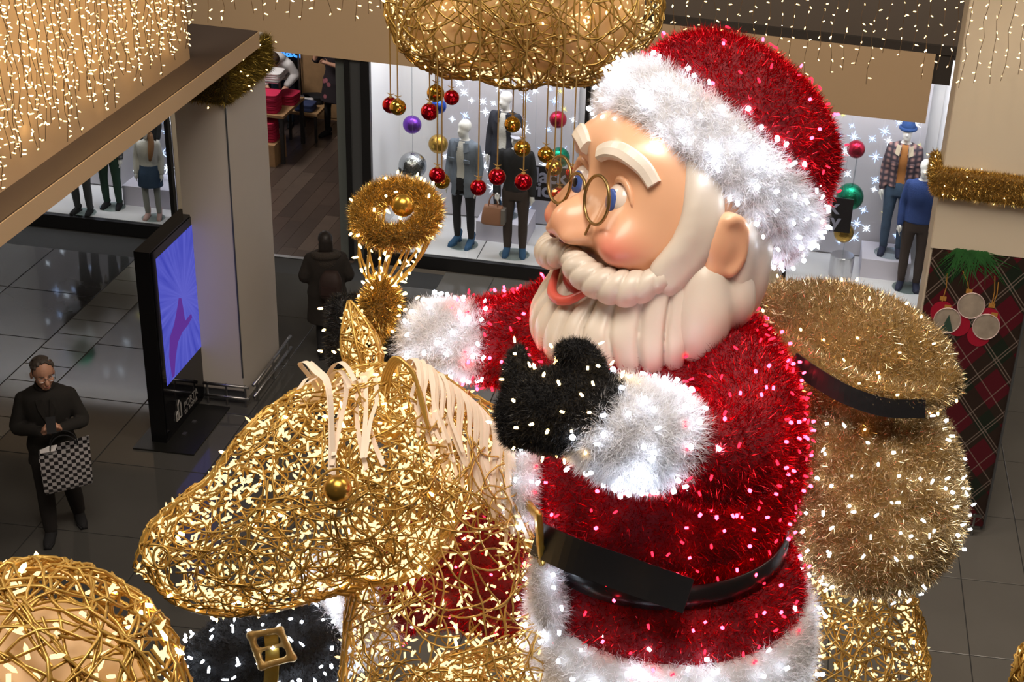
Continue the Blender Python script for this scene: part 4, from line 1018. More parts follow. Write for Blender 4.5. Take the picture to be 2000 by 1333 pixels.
for s in 'LR': add_arm(k_, P3[s + 'A'], .016, .05)
skin(k_, 'dress', M_flow, fl, .013, 3)
for s in 'LR': k_ = MB(); add_leg(k_, P3[s + 'L'], .004); skin(k_, 'tights', blackc, fl, .014); shoe_mb(P3[s + 'L'][2], -.3 if s == 'R' else .2, 'shoe').build('shoe', blackc, fl, smooth=True)
k_ = MB(); k_.ball((0, .015, 1.66), (.088, .108, .10)); k_.limb([(0, .07, 1.66), (0, .09, 1.5), (0, .09, 1.38)], [(.085, .06), (.09, .05), (.06, .03)], 12, 10); skin(k_, 'hair', M_dhair, fl, .012, 3)

# --- shopper in white bending over the table
bp = figure_root('person', (-7.88, 22.22, 0), 0.15, .95, 'shopper in a white hooded top bending over the display table', 'person')
def bend(V, zc=.95, a=1.05):
    V = np.array(V, float); up = V[:, 2] > zc; t_ = np.clip((V[:, 2] - zc) / .25, 0, 1) * a
    y = V[:, 1].copy(); z = V[:, 2] - zc
    V[up, 1] = (y[up] * np.cos(t_[up]) - z[up] * np.sin(t_[up])); V[up, 2] = zc + (y[up] * np.sin(t_[up]) + z[up] * np.cos(t_[up]))
    return V
def bskin(mb, name, m, voxel=.012): V, F = remeshed(mb, voxel, 3); return np_mesh(name, bend(V), F, m, bp, smooth=True)
P4 = dict(STAND, LA=[(.19, 0, 1.40), (.27, -.14, 1.28), (.16, -.34, 1.36)], RA=[(-.19, 0, 1.40), (-.27, -.14, 1.28), (-.16, -.34, 1.36)])
k_ = MB(); add_torso(k_, -.004); add_neck(k_)
for s in 'LR': add_arm(k_, P4[s + 'A']); add_leg(k_, P4[s + 'L']); w = np.array(P4[s + 'A'][2]); add_hand(k_, w, w - np.array(P4[s + 'A'][1]), (0, 0, -1), .7, .9, 1 if s == 'L' else -1)
add_head(k_); bskin(k_, 'body', M_skin, .011)
k_ = MB(); add_torso(k_, .05, .82, 1.475); k_.ball((0, .08, 1.45), (.15, .10, .12))
for s in 'LR': add_arm(k_, P4[s + 'A'], .03, .9)
bskin(k_, 'hooded_top', whitec, .014)
k_ = MB(); k_.ball((0, .015, 1.66), (.090, .108, .10)); bskin(k_, 'hair', pmat('brown_hair', (.05, .028, .018), .6), .012)
for s in 'LR': k_ = MB(); add_leg(k_, P4[s + 'L'], .02); bskin(k_, 'trouser_leg', jeans, .014); shoe_mb(P4[s + 'L'][2], 0, 'shoe').build('shoe', blackc, bp, smooth=True)
# ================================================================== GIANT FATHER CHRISTMAS
M_redfoil = tinselmat('red_tinsel', (.13, .000, .004), (.88, .003, .014), .22, .62)
M_redbase = pmat('red_backing', (.16, .002, .008), .8)
M_whitefur = tinselmat('white_tinsel', (.72, .70, .72), (.98, .97, .97), .5, .0, trans=.35)
M_whitebase = pmat('white_backing', (.55, .53, .52), .9)
M_blackfoil = tinselmat('black_tinsel', (.004, .004, .005), (.045, .043, .043), .35, .2)
M_blackbase = pmat('black_backing', (.006, .006, .007), .9)
M_goldfoil = tinselmat('gold_tinsel', (.28, .15, .02), (.98, .72, .24), .20, .82)
M_goldbase = pmat('gold_backing', (.20, .11, .02), .8)
M_sackfoil = tinselmat('sack_tinsel', (.36, .24, .09), (1.0, .85, .55), .22, .75)
LED_red = emat('led_red', (1.0, .02, .045), 30.0); LED_dimred = emat('led_dim_red', (1.0, .012, .03), 6.0); LED_dimwhite = emat('led_dim_white', (.78, .86, 1.0), 14.0); LED_white = emat('led_cool_white', (.76, .85, 1.0), 38.0)
LED_warm = emat('led_warm_white', (1.0, .70, .28), 9.0); LED_warmpt = emat('led_warm_spark', (1.0, .62, .22), 16.0)
S = thing('father_christmas_figure', tuple(at(1290, 1300, 7.0)), 'giant seated father christmas figure in red and white tinsel suit with glowing lights', 'figure')
def lit(name, V, F, n, length, width, mat, base, parent, nled=0, led=None, dmin=.09, lr=.007, lL=.022, spread=.9, ledoff=.75, basename=None, keep=None):
    """a fuzzy tinsel part: backing skin (the part), its needles and its bulbs as sub-parts"""
    o = np_mesh(basename or name, V, F, base, parent, smooth=True)
    T = tris(F)
    tinsel('tinsel', V, T, n, length, width, mat, o, spread, keep)
    if nled:
        P, N = sample(V, T, nled * 6); P, N = spaced(P, N, dmin, nled)
        dim = {LED_red: LED_dimred, LED_white: LED_dimwhite}.get(led); k = len(P) if dim is None else int(len(P) * .42)
        D_ = N + .5 * unit(rng.normal(size=P.shape)); P = P + N * length * ledoff
        leds('bulbs', P[:k], D_[:k], lL, lr, led, o)
        if dim is not None: leds('dim_bulbs', P[k:], unit(rng.normal(size=P.shape))[k:], lL * 1.3, lr * .75, dim, o)
    return o
# ---- coat: torso stacked in horizontal rings, arms unioned on
DS = 7.0
def px_ring(px, py, hw, ry, d=DS, dx=0.0):
    c = at(px, py, d); return (c[0] + dx, c[1], c[2], hw * d / FOC, ry)
rows = [px_ring(1290, 560, 95, .22), px_ring(1290, 620, 185, .40), px_ring(1297, 690, 245, .50), px_ring(1300, 770, 268, .56), px_ring(1300, 850, 274, .58), px_ring(1296, 930, 268, .58), px_ring(1288, 990, 248, .54)]
co = MB(); co.stack(rows, 40, 26)
# near arm: shoulder, elbow, wrist
co.limb([at(1425, 725, 6.78), at(1462, 805, 6.52), at(1430, 890, 6.28), at(1350, 880, 6.16), at(1290, 860, 6.10)], [.22, .225, .215, .20, .19], 16, 18)
# far arm stretched to the bell
co.limb([at(1140, 640, 7.25), at(1050, 665, 7.35), at(985, 668, 7.4), at(925, 665, 7.4)], [.27, .25, .225, .20], 16, 14)
V, F = remeshed(co, .035, 5)
lit('coat', V, F, 165000, .054, .0046, M_redfoil, M_redbase, S, 560, LED_red, .088, .0075, .020, 1.4)
# ---- skirt of the coat under the belt
sk = MB(); sk.stack([px_ring(1285, 1030, 236, .52), px_ring(1298, 1070, 254, .56), px_ring(1310, 1130, 262, .58), px_ring(1312, 1172, 250, .555), px_ring(1312, 1205, 225, .50)], 40, 16)
V, F = remeshed(sk, .035, 3)
lit('coat_skirt', V, F, 64000, .054, .0046, M_redfoil, M_redbase, S, 250, LED_red, .088, .0075, .020, 1.4)
# ---- white hem
hm = MB(); hm.stack([px_ring(1312, 1142, 266, .585), px_ring(1314, 1160, 278, .61), px_ring(1314, 1230, 280, .615), px_ring(1314, 1300, 270, .60), px_ring(1314, 1330, 250, .55)], 40, 14)
V, F = remeshed(hm, .035, 3)
lit('hem_trim', V, F, 42000, .060, .0040, M_whitefur, M_whitebase, S, 240, LED_white, .085, .0115, .020)
# ---- front edging of the coat
fe = MB(); fe.limb([at(1055, 830, 6.80), at(1030, 900, 6.72), at(1020, 960, 6.70), at(1022, 1010, 6.70)], [(.07, .09), (.075, .10), (.075, .10), (.07, .09)], 12, 14)
fe.limb([at(1085, 1060, 6.66), at(1070, 1120, 6.62), at(1075, 1200, 6.60)], [.06, .075, .08], 12, 10)
V, F = remeshed(fe, .025, 3)
lit('front_trim', V, F, 12000, .055, .0040, M_whitefur, M_whitebase, S, 34, LED_white, .09, .0115, .020)
# ---- belt, tail, buckle
M_leather = pmat('black_vinyl', (.010, .010, .012), .33, bump=.25, bscale=9)
c0 = np.array(px_ring(1287, 1006, 252, .555)); c1 = np.array(px_ring(1287, 1050, 250, .55))
th = np.linspace(0, 2 * math.pi, 72, endpoint=False); bt = MB(); R_ = []
for f_, z_ in ((1.0, 0), (1.012, 0), (1.02, .5), (1.012, 1), (1.0, 1)):
    c = c0 + (c1 - c0) * z_; R_.append(np.stack([c[0] + c[3] * f_ * np.cos(th), c[1] + c[4] * f_ * np.sin(th), np.full(72, c[2])], 1))
bt.rings(R_, cap=False); belt = bt.build('belt', M_leather, S, smooth=True)
P = spline([at(1046, 1052, 6.60), at(1110, 1082, 6.46), at(1180, 1108, 6.38), at(1260, 1136, 6.33), at(1345, 1166, 6.31)], 20)
tl = MB(); tl.ribbon(P, .150, UPV + .25 * RGT, .014); tl.build('belt_tail', M_leather, S, smooth=False)
M_goldp = pmat('gold_plate', (.55, .36, .07), .32, metal=.7)
bc = at(1040, 1036, 6.63); bx_ = unit(camvec(.45, -.25, .85)); by_ = unit(camvec(-.10, 1.0, .12)); by_ = unit(by_ - bx_ * bx_.dot(by_)); bz_ = np.cross(bx_, by_)
bk_ = MB()
for a, b2, hx, hy in ((-.10, 0, .025, .125), (.10, 0, .025, .125), (0, .105, .125, .022), (0, -.105, .125, .022)):
    bk_.obox(bc + bx_ * a + by_ * b2, [bx_, by_, bz_], (hx, hy, .014))
V, F = remeshed(bk_, .010, 2); np_mesh('buckle', V, F, M_goldp, S, smooth=False)
# ---- cuffs and gloves
def cuff(a, b_, r, nm, nt, nl, flare=1.06):
    a, b_ = np.array(a), np.array(b_); m = MB(); d = unit(b_ - a)
    m.limb([a, a + (b_ - a) * .12, (a + b_) / 2, a + (b_ - a) * .88, b_], [(r * .90,) * 2, (r,) * 2, (r * flare,) * 2, (r,) * 2, (r * .90,) * 2], 22, 18)
    V, F = remeshed(m, .025, 3); return lit(nm, V, F, nt, .062, .0040, M_whitefur, M_whitebase, S, nl, LED_white, .085, .0115, .020)
cuff(at(1302, 858, 6.06), at(1186, 838, 6.00), .205, 'cuff', 28000, 95, 1.0)
cuff(at(918, 668, 7.32), at(828, 662, 7.32), .178, 'cuff', 22000, 75, 1.0)
gl = MB(); D1 = 5.98
gl.limb([at(1178, 806, D1), at(1120, 800, D1), at(1060, 800, D1), at(1015, 806, D1 + .02)], [.155, .165, .155, .10], 18, 14)
gl.ball(at(1085, 826, D1), (.185, .125, .15), 20, 14, [RGT, UPV, fwd])
gl.limb([at(1130, 770, D1), at(1150, 722, D1 - .02), at(1130, 692, D1 - .04), at(1104, 688, D1 - .06)], [.085, .068, .058, .045], 14, 12)
gl.limb([at(1030, 800, D1), at(1012, 740, D1 + .03), at(1012, 700, D1 + .05), at(1017, 680, D1 + .05)], [.085, .062, .045, .022], 14, 12)
gl.limb([at(1010, 770, D1), at(1003, 800, D1), at(1005, 850, D1)], [.055, .065, .06], 12, 10)
V, F = remeshed(gl, .022, 4)
lit('glove', V, F, 42000, .034, .0034, M_blackfoil, M_blackbase, S, 56, LED_warmpt, .095, .0060, .026)
gl = MB(); D2 = 7.36
gl.limb([at(822, 655, D2), at(780, 648, D2), at(735, 645, D2), at(700, 640, D2)], [.13, .155, .15, .10], 16, 12)
for k, (y0, y1) in enumerate(((612, 600), (636, 632), (662, 664), (686, 692))):
    gl.limb([at(735, y0, D2), at(688, y1, D2 - .10), at(662, y1 + 3, D2 - .16), at(668, y1 + 8, D2 - .24)], [.062, .060, .055, .045], 12, 10)
gl.limb([at(775, 625, D2 - .05), at(760, 602, D2 - .16), at(728, 602, D2 - .2)], [.06, .055, .045], 12, 8)
V, F = remeshed(gl, .02, 4)
lit('glove', V, F, 26000, .040, .0036, M_blackfoil, M_blackbase, S, 34, LED_warmpt, .09, .0060, .026)
# ---- leg, fur top and boot on the horse's far side
lg_ = MB(); lg_.limb([at(1180, 1150, 7.35), at(1000, 1120, 7.55), at(850, 1120, 7.65), at(720, 1165, 7.7)], [.36, .33, .28, .25], 18, 16)
V, F = remeshed(lg_, .04, 4); lit('trouser_leg', V, F, 26000, .05, .0048, M_redfoil, M_redbase, S, 60, LED_red, .12, .0055, .018)
m = MB(); m.limb([at(738, 1165, 7.66), at(700, 1180, 7.62), at(652, 1200, 7.60), at(635, 1206, 7.60)], [.24, .295, .29, .22], 20, 14)
V, F = remeshed(m, .03, 3); lit('boot_trim', V, F, 20000, .06, .0042, M_whitefur, M_whitebase, S, 60, LED_white, .09, .0115, .020)
m = MB(); m.limb([at(650, 1215, 7.55), at(590, 1240, 7.46), at(510, 1275, 7.42), at(440, 1300, 7.40), at(392, 1312, 7.40)], [.24, .24, .23, .22, .15], 20, 18); m.limb([at(600, 1260, 7.5), at(560, 1330, 7.5), at(540, 1420, 7.5)], [.2, .22, .2], 16, 10)
V, F = remeshed(m, .03, 4); boot = lit('boot', V, F, 34000, .035, .0036, M_blackfoil, M_blackbase, S, 220, LED_white, .055, .008, .026, ledoff=1.0)
bvb = make_bvh(V, F)
def on_boot(px, py, off=.02):
    o_ = Vector(CAM); d_ = Vector(ray(px, py)).normalized(); h = bvb.ray_cast(o_, d_)
    return np.array(h[0]) + np.array(h[1]) * off if h[0] is not None else at(px, py, 7.2)
st_ = [on_boot(x, y, .03) for x, y in ((532, 1238), (534, 1255), (535, 1280), (532, 1305), (528, 1332))] + [at(524, 1375, 7.2)]
MB().ribbon(spline(st_, 16), .065, RGT, .012).build('boot_strap', M_goldp, S)
q4 = [on_boot(x, y, .05) for x, y in ((497, 1246), (552, 1234), (572, 1280), (515, 1296))]
bkl = MB(); 
for i in range(4): bkl.tube([q4[i], q4[(i + 1) % 4]], .022, 4)
for q_ in q4: bkl.ball(q_, .024, 8, 6)
bkl.tube([(q4[0] + q4[3]) / 2, (q4[1] + q4[2]) / 2], .014, 4)
V, F = remeshed(bkl, .009, 2); np_mesh('boot_buckle', V, F, pmat('brass_buckle', (.42, .28, .10), .4, metal=.5), S)

# ---- head: local axes (l = his left, u = up, f = forward), unit = head radius
HS = 230 * 6.95 / FOC; HC = at(1315, 392, 6.95)
HL = unit(camvec(.56, -.33, .76)); HU = camvec(.20, .945, .26); HU = unit(HU - HL * HU.dot(HL)); HF = np.cross(HL, HU)
if HF.dot(camvec(-1, 0, 0)) < 0: HF = -HF
def hp(l, u, f): return HC + HS * (l * HL + u * HU + f * HF)
def hpa(A): A = np.asarray(A, float); return HC + HS * (A[..., :1] * HL + A[..., 1:2] * HU + A[..., 2:3] * HF)
def g3(D, c, s):   # soft bump around a direction
    c = np.array(c, float); c = c / np.linalg.norm(c); s = np.broadcast_to(s, (3,)); return np.exp(-(((D - c) / s) ** 2).sum(-1) / 2)
def face_r(D):
    r = 1 / np.sqrt((D[..., 0] / .90) ** 2 + (D[..., 1] / 1.0) ** 2 + (D[..., 2] / .86) ** 2)
    for s in (-1, 1):
        r = r + .22 * g3(D, (.50 * s, -.31, .80), (.16, .15, .22)) - .13 * g3(D, (.28 * s, .13, .94), (.13, .13, .3))
        r = r + .065 * g3(D, (.36 * s, .46, .80), (.20, .10, .3))
        r = r + .10 * g3(D, (.165 * s, -.33, .94), (.060, .055, .2))
        r = r - .05 * g3(D, (.22 * s, -.14, .95), (.05, .10, .2))
    dn = D - unit(np.array([0, -.25, 1.0])); r = r + .215 * np.exp(-((dn[..., 0] / .215) ** 2 + (dn[..., 1] / .20) ** 2) ** 2) + .05 * g3(D, (0, -.25, 1), (.08, .08, .3)) + .03 * g3(D, (0, -.02, 1), (.06, .13, .3)) + .05 * g3(D, (0, .60, .8), (.4, .2, .4))
    return r
na, nb = 150, 130
aa = np.linspace(-2.0, 2.0, na); ee = np.linspace(-1.25, 1.35, nb)
A, E_ = np.meshgrid(aa, ee); D = np.stack([np.sin(A) * np.cos(E_), np.sin(E_), np.cos(A) * np.cos(E_)], -1)
G = hpa(D * face_r(D)[..., None])
fm = MB(); fm.grid(G)
M_face = bpy.data.materials.new('painted_face'); M_face.use_nodes = True; nt = M_face.node_tree; b = nt.nodes['Principled BSDF']
b.inputs['Roughness'].default_value = .34; b.inputs['Coat Weight'].default_value = .15
at_ = nt.nodes.new('ShaderNodeAttribute'); at_.attribute_name = 'blush'
mx = nt.nodes.new('ShaderNodeMix'); mx.data_type = 'RGBA'; mx.inputs['A'].default_value = (.80, .44, .255, 1); mx.inputs['B'].default_value = (.78, .20, .15, 1)
nt.links.new(at_.outputs['Fac'], mx.inputs['Factor']); nt.links.new(mx.outputs['Result'], b.inputs['Base Color'])
face = fm.build('face', M_face, S, smooth=True)
bl = np.zeros(na * nb)
for s in (-1, 1): bl += .85 * g3(D, (.52 * s, -.32, .80), (.13, .11, .2)).ravel()
bl += .25 * g3(D, (0, -.25, 1), (.10, .10, .3)).ravel()
a_ = face.data.attributes.new('blush', 'FLOAT', 'POINT'); a_.data.foreach_set('value', np.clip(bl, 0, 1).astype(np.float32))
def on_face(l, u, off=0.0):
    """point of the face surface whose (l,u) are given"""
    d = np.array([l, u, .8]); 
    for _ in range(12):
        dd = d / np.linalg.norm(d); r = float(face_r(dd)); p = dd * r; d = np.array([l / r, u / r, math.sqrt(max(.02, 1 - (l / r) ** 2 - (u / r) ** 2))])
    return p + d / np.linalg.norm(d) * off
M_eyew = pmat('eye_white', (.80, .68, .58), .2, coat=.4); M_iris = pmat('iris_blue', (.07, .13, .42), .15, coat=.5); M_pup = pmat('pupil_black', (.01, .01, .015), .12, coat=.5); M_spk = pmat('eye_spark', (.9, .9, .9), .3)
HA = [HL, HU, HF]
for s in (-1, 1):
    p = on_face(.345 * s, .03, -.10)
    e = MB().ball(hpa(p), HS * np.array([.165, .165, .15]), 24, 16, HA).build('eye', M_eyew, S, smooth=True)
    g = unit(np.array([.02 if s > 0 else .16, .02, 1.0])); q = p + g * .132
    ga = unit(HL * g[0] + HU * g[1] + HF * g[2]); gl_ = unit(np.cross(HU, ga)); gu = np.cross(ga, gl_)
    MB().ball(hpa(q), HS * np.array([.075, .10, .026]), 20, 12, [gl_, gu, ga]).build('iris', M_iris, e, smooth=True)
    MB().ball(hpa(q + g * .014), HS * np.array([.038, .052, .018]), 16, 10, [gl_, gu, ga]).build('pupil', M_pup, e, smooth=True)
    MB().ball(hpa(q + g * .022 + np.array([-.02, .035, 0])), HS * .011, 8, 6).build('catchlight', M_spk, e, smooth=True)
    ld = MB(); L_ = []
    for t_ in np.linspace(-1, 1, 11): L_.append(hpa(on_face((.345 + .17 * t_) * s, .06 + .155 * (1 - t_ * t_) - .02 * t_, .0)))
    ld.limb(L_, HS * np.array([.010, .022, .028, .032, .034, .035, .034, .032, .028, .022, .010]), 8, 24); ld.build('eyelid', M_face, e, smooth=True)
    br = MB(); R_ = []
    path = spline(np.array([(.10, .36), (.22, .42), (.37, .435), (.51, .37), (.61, .25)]), 22)
    C_ = np.array([on_face(l_ * s, u_, 0) for l_, u_ in path]); T_ = unit(np.gradient(C_, axis=0))
    for i in range(22):
        o_ = unit(C_[i]); sd = unit(np.cross(o_, T_[i])); w_ = .062 + .012 * math.sin(math.pi * i / 21)
        R_.append(hpa(np.array([C_[i] + sd * w_ * x_ + o_ * h_ for x_, h_ in ((-1, -.03), (-1, .025), (-.8, .045), (0, .052), (.8, .045), (1, .025), (1, -.03))])))
    br.rings(R_); br.build('eyebrow', pmat('cream_gloss', (.80, .71, .60), .35, coat=.2), S, smooth=False)
    nos = MB().ball(hpa(on_face(.085 * s, -.385, -.012)), HS * np.array([.035, .022, .04]), 12, 8, HA).build('nostril', pmat('nostril_dark', (.12, .03, .02), .6), S, smooth=True)
# ear
M_beard = pmat('beard_cream', (.66, .575, .48), .40, coat=.12, var=.04, vscale=3)
for s in (-1, 1):
    er = MB(); c_ = np.array([.95 * s, -.12, .08])
    er.ball(hpa(c_), HS * np.array([.10, .29, .19]), 20, 14, HA); er.ball(hpa(c_ + (-.01 * s, -.20, .03)), HS * np.array([.10, .13, .13]), 14, 10, HA)
    er.tube([hpa(c_ + np.array([.07 * s, .24 * math.sin(a), -.02 - .15 * math.cos(a)])) for a in np.linspace(-1.3, 2.2, 16)], HS * .05, 8)
    V, F = remeshed(er, .016, 12); np_mesh('ear', V, F, M_face, S, smooth=True)
# hair at the temples and the nape, in thick locks
hr = MB()
for s in (-1, 1):
    hr.limb([hp(.62 * s, .62, .32), hp(.82 * s, .16, .32), hp(.84 * s, -.16, .36), hp(.76 * s, -.44, .50)], HS * np.array([.08, .11, .125, .11]), 14, 14)
    hr.limb([hp(.66 * s, .60, .18), hp(.86 * s, .12, .20), hp(.87 * s, -.18, .24), hp(.80 * s, -.50, .42)], HS * np.array([.10, .12, .13, .12]), 14, 14)
    for k, (f0, L0) in enumerate(((-.14, -.92), (-.34, -.98))):
        hr.limb([hp((.82 - .06 * k) * s, .05, f0), hp((.86 - .05 * k) * s, -.35, f0), hp((.86 - .06 * k) * s, -.65, f0 + .04), hp((.84 - .06 * k) * s, L0, f0 + .12)], HS * np.array([.16, .18, .17, .05]), 12, 14)
hr.ball(hp(0, -.05, -.10), HS * np.array([.82, .72, .62]), 24, 16, HA)
V, F = remeshed(hr, .022, 3); np_mesh('hair', V, F, M_beard, S, smooth=True)
# beard: rings down its axis with carved grooves
nb_, mb_ = 360, 70; bt_ = MB(); R_ = []
prof = spline(np.array([[-.26, .80, .48, .12], [-.45, .92, .58, .12], [-.65, .98, .62, .13], [-.85, 1.0, .68, .15], [-1.05, .98, .78, .17], [-1.25, .88, .80, .19], [-1.45, .68, .68, .24], [-1.60, .38, .42, .28], [-1.67, .05, .06, .30]]), mb_)
th = np.linspace(-math.pi, math.pi, nb_, endpoint=False)
for k, (u, rl, rf, f0) in enumerate(prof):
    t_ = k / (mb_ - 1)
    sw = th * (1 - .28 * t_) + .16 * np.sin(5.0 * t_) * np.sign(th) * np.minimum(1, np.abs(th) * 2) + .05 * np.sin(3 * th + 3 * t_)
    ph_ = 28.0 * sw; a_s = np.abs(np.sin(ph_ / 2))
    amp = np.clip(t_ * 5, 0, 1) * np.clip((1 - t_) * 5, .15, 1)
    gr = 1 + amp * (.040 * np.sqrt(a_s) - .045 * np.exp(-(a_s / .30) ** 2)) + .012 * np.sin(7 * th + 9 * t_) * amp
    ff = np.where(np.cos(th) > -.2, rf, rf * .6)
    R_.append(hpa(np.stack([rl * gr * np.sin(th), np.full(nb_, u), f0 + ff * gr * np.cos(th)], 1)))
bt_.rings(R_); bt_.build('beard', M_beard, S, smooth=True)
# big locks at the jaw under the ear
for s in (-1, 1):
    jl = MB(); jl.limb([hp(.86 * s, -.42, .14), hp(.93 * s, -.72, .12), hp(.92 * s, -.95, .14), hp(.85 * s, -1.06, .20)], HS * np.array([.20, .24, .21, .10]), 16, 16)
    jl.limb([hp(.84 * s, -.35, -.14), hp(.89 * s, -.65, -.16), hp(.87 * s, -.92, -.10)], HS * np.array([.18, .20, .07]), 14, 14)
    V, F = remeshed(jl, .02, 4); np_mesh('side_lock', V, F, M_beard, S, smooth=True)
# moustache: two ridged sweeps
for s in (-1, 1):
    P = spline([(0.0, -.51, .86), (.18 * s, -.56, .92), (.42 * s, -.62, .84), (.64 * s, -.60, .66), (.82 * s, -.44, .46)], 90)
    rr = spline(np.array([[.075], [.12], [.135], [.14], [.08]]), 90)[:, 0]
    T_, A_, B_ = frames(P); R_ = []; tt = np.linspace(0, 2 * math.pi, 36, endpoint=False)
    for i in range(90):
        phs = i / 89 * 17.0 * math.pi + 2.6 * np.sin(tt - 1.2)
        gr = 1 + .09 * np.abs(np.sin(phs / 2)) - .10 * np.exp(-(np.abs(np.sin(phs / 2)) / .25) ** 2)
        R_.append(hpa(P[i] + (rr[i] * gr)[:, None] * (np.cos(tt)[:, None] * A_[i] + np.sin(tt)[:, None] * B_[i])))
    ms = MB(); ms.rings(R_); ms.build('moustache', M_beard, S, smooth=True)
mo = MB(); mo.ball(hp(.03, -.74, .72), HS * np.array([.29, .15, .16]), 20, 12, HA); lip = mo.build('mouth', pmat('mouth_red', (.36, .015, .015), .35), S, smooth=True)
ll = MB(); ll.limb([hp(-.30, -.72, .82), hp(-.16, -.86, .92), hp(0, -.90, .95), hp(.16, -.86, .92), hp(.30, -.72, .82)], HS * np.array([.025, .040, .045, .040, .025]), 12, 20); ll.build('lower_lip', pmat('lip_red', (.62, .10, .07), .35), lip, smooth=True)
# glasses
M_brass = pmat('aged_brass', (.30, .19, .07), .3, metal=.8); M_lens = glassmat('lens_glass', .08, (.97, .96, .93))
for s in (-1, 1):
    c_ = np.array([.325 * s, .03, .93]); rim = [hpa(c_ + np.array([.195 * math.cos(a), .195 * math.sin(a), 0])) for a in np.linspace(0, 2 * math.pi, 48, endpoint=False)]
    r_ = MB().tube(rim, HS * .014, 8, closed=True).build('spectacle_rim', M_brass, S, smooth=True)
    MB().prism([hpa(c_ + np.array([.185 * math.cos(a), .185 * math.sin(a), 0])) for a in np.linspace(0, 2 * math.pi, 40, endpoint=False)], HF * .003).build('lens', M_lens, r_)
    MB().tube([hpa(c_ + (-.03 * s, -.195, 0)), hp(.22 * s, -.29, .92)], HS * .010, 6).build('stem', M_brass, r_)
MB().tube([hp(.13 * math.cos(a), .06 + .10 * math.sin(a), .94) for a in np.linspace(math.pi, 0, 14)], HS * .014, 8).build('spectacle_bridge', M_brass, S, smooth=True)
# hat: white brim ring and red crown on a tipped axis
nU = unit(HU * .82 - HF * .57); nF = unit(HF - nU * HF.dot(nU)); HX = [HL, nF, nU]
bc = HC + HS * HU * .13 + nU * HS * .34 - nF * HS * .12
brm = MB(); th = np.linspace(0, 2 * math.pi, 48, endpoint=False); R_ = []
for a in np.linspace(0, 2 * math.pi, 22, endpoint=False):
    ro = .95 + .13 * np.sign(math.cos(a)) * abs(math.cos(a)) ** .6; zz = .27 * np.sign(math.sin(a)) * abs(math.sin(a)) ** .7
    R_.append(bc + HS * (zz * nU + (ro * np.cos(th))[:, None] * HL * .98 + (ro * np.sin(th))[:, None] * nF))
brm.rings(R_, closed=True)
V, F = remeshed(brm, .035, 3)
lit('hat_brim', V, F, 62000, .062, .0040, M_whitefur, M_whitebase, S, 330, LED_white, .078, .0115, .020)
cr_ = MB(); prof = [(.92, .0), (.99, .20), (.97, .44), (.88, .67), (.70, .86), (.43, .98), (.15, 1.03)]
R_ = [bc + HS * (z_ * nU + r_ * (np.cos(th)[:, None] * HL + np.sin(th)[:, None] * nF)) for r_, z_ in prof]; cr_.rings(R_)
V, F = remeshed(cr_, .04, 4)
lit('hat_crown', V, F, 72000, .054, .0046, M_redfoil, M_redbase, S, 110, LED_red, .12, .007, .020, 1.5)

# ================================================================== SACK
K = thing('gift_sack', tuple(at(1720, 1140, 7.6)), 'gold tinsel sack with black tie behind the red coat', 'sack')
sk = MB(); sk.stack([px_ring(1700, 760, 95, .24, 7.55), px_ring(1700, 790, 130, .30, 7.55), px_ring(1708, 850, 158, .36, 7.55), px_ring(1712, 930, 172, .40, 7.55), px_ring(1710, 1010, 170, .40, 7.55), px_ring(1700, 1080, 140, .34, 7.55), px_ring(1695, 1120, 80, .2, 7.55)], 36, 22)
V, F = remeshed(sk, .035, 4)
lit('sack_body', V, F, 90000, .050, .0046, M_sackfoil, M_goldbase, K, 190, LED_white, .085, .008, .022, 1.6)
up = MB(); 
ax1 = unit(at(1850, 745, 7.5) - at(1500, 610, 7.6)); ctr = at(1678, 662, 7.55)
ax3 = unit(camvec(.15, .75, .64)); ax3 = unit(ax3 - ax1 * ax3.dot(ax1)); ax2 = np.cross(ax3, ax1)
up.ball(ctr, (.50, .34, .17), 32, 20, [ax1, ax2, ax3])
up.ball(at(1540, 610, 7.62), .16, 16, 10); up.ball(at(1600, 605, 7.62), .14, 16, 10); up.ball(at(1740, 680, 7.5), (.24, .16, .16), 16, 10); up.ball(at(1830, 745, 7.46), (.13, .11, .10), 16, 10)
up.limb([at(1525, 672, 7.30), at(1615, 733, 7.20), at(1720, 772, 7.20), at(1838, 780, 7.32)], [.055, .065, .065, .045], 12, 14)
up.limb([at(1690, 700, 7.55), at(1695, 800, 7.55)], [.30, .28], 20, 8)
V, F = remeshed(up, .03, 3)
lit('sack_mouth', V, F, 68000, .048, .0046, M_sackfoil, M_goldbase, K, 46, LED_warmpt, .13, .006, .020, 1.7)
P = spline([at(1548, 706, 7.18), at(1600, 742, 7.12), at(1660, 775, 7.10), at(1730, 797, 7.13), at(1806, 800, 7.22)], 24)
MB().ribbon(P, .09, UPV, .014).build('tie_band', M_leather, K)

# ================================================================== HAND BELL held up in the far glove
B = thing('hand_bell', tuple(at(745, 640, 7.2)), 'upturned gold tinsel hand bell held in the raised black glove', 'bell')
tor = MB(); rc_ = at(775, 418, 7.2); n_ = unit(camvec(.06, .62, .78)); a_ = unit(camvec(1, -.12, 0)); a_ = unit(a_ - n_ * a_.dot(n_)); b2 = np.cross(n_, a_)
tor.tube([rc_ + .155 * (math.cos(t_) * a_ + math.sin(t_) * b2) for t_ in np.linspace(0, 2 * math.pi, 30, endpoint=False)], .052, 12, closed=True)
V, F = remeshed(tor, .02, 2); lit('rim', V, F, 26000, .045, .0040, M_goldfoil, M_goldbase, B, 26, LED_warmpt, .07, .006, .020)
MB().ball(at(787, 402, 7.1), 22.5 * 7.1 / FOC, 24, 16).build('clapper', pmat('gold_satin', (.62, .34, .05), .25, metal=.85), B, smooth=True)
M_wire = pmat('gold_wire', (.46, .29, .07), .38, metal=.55)
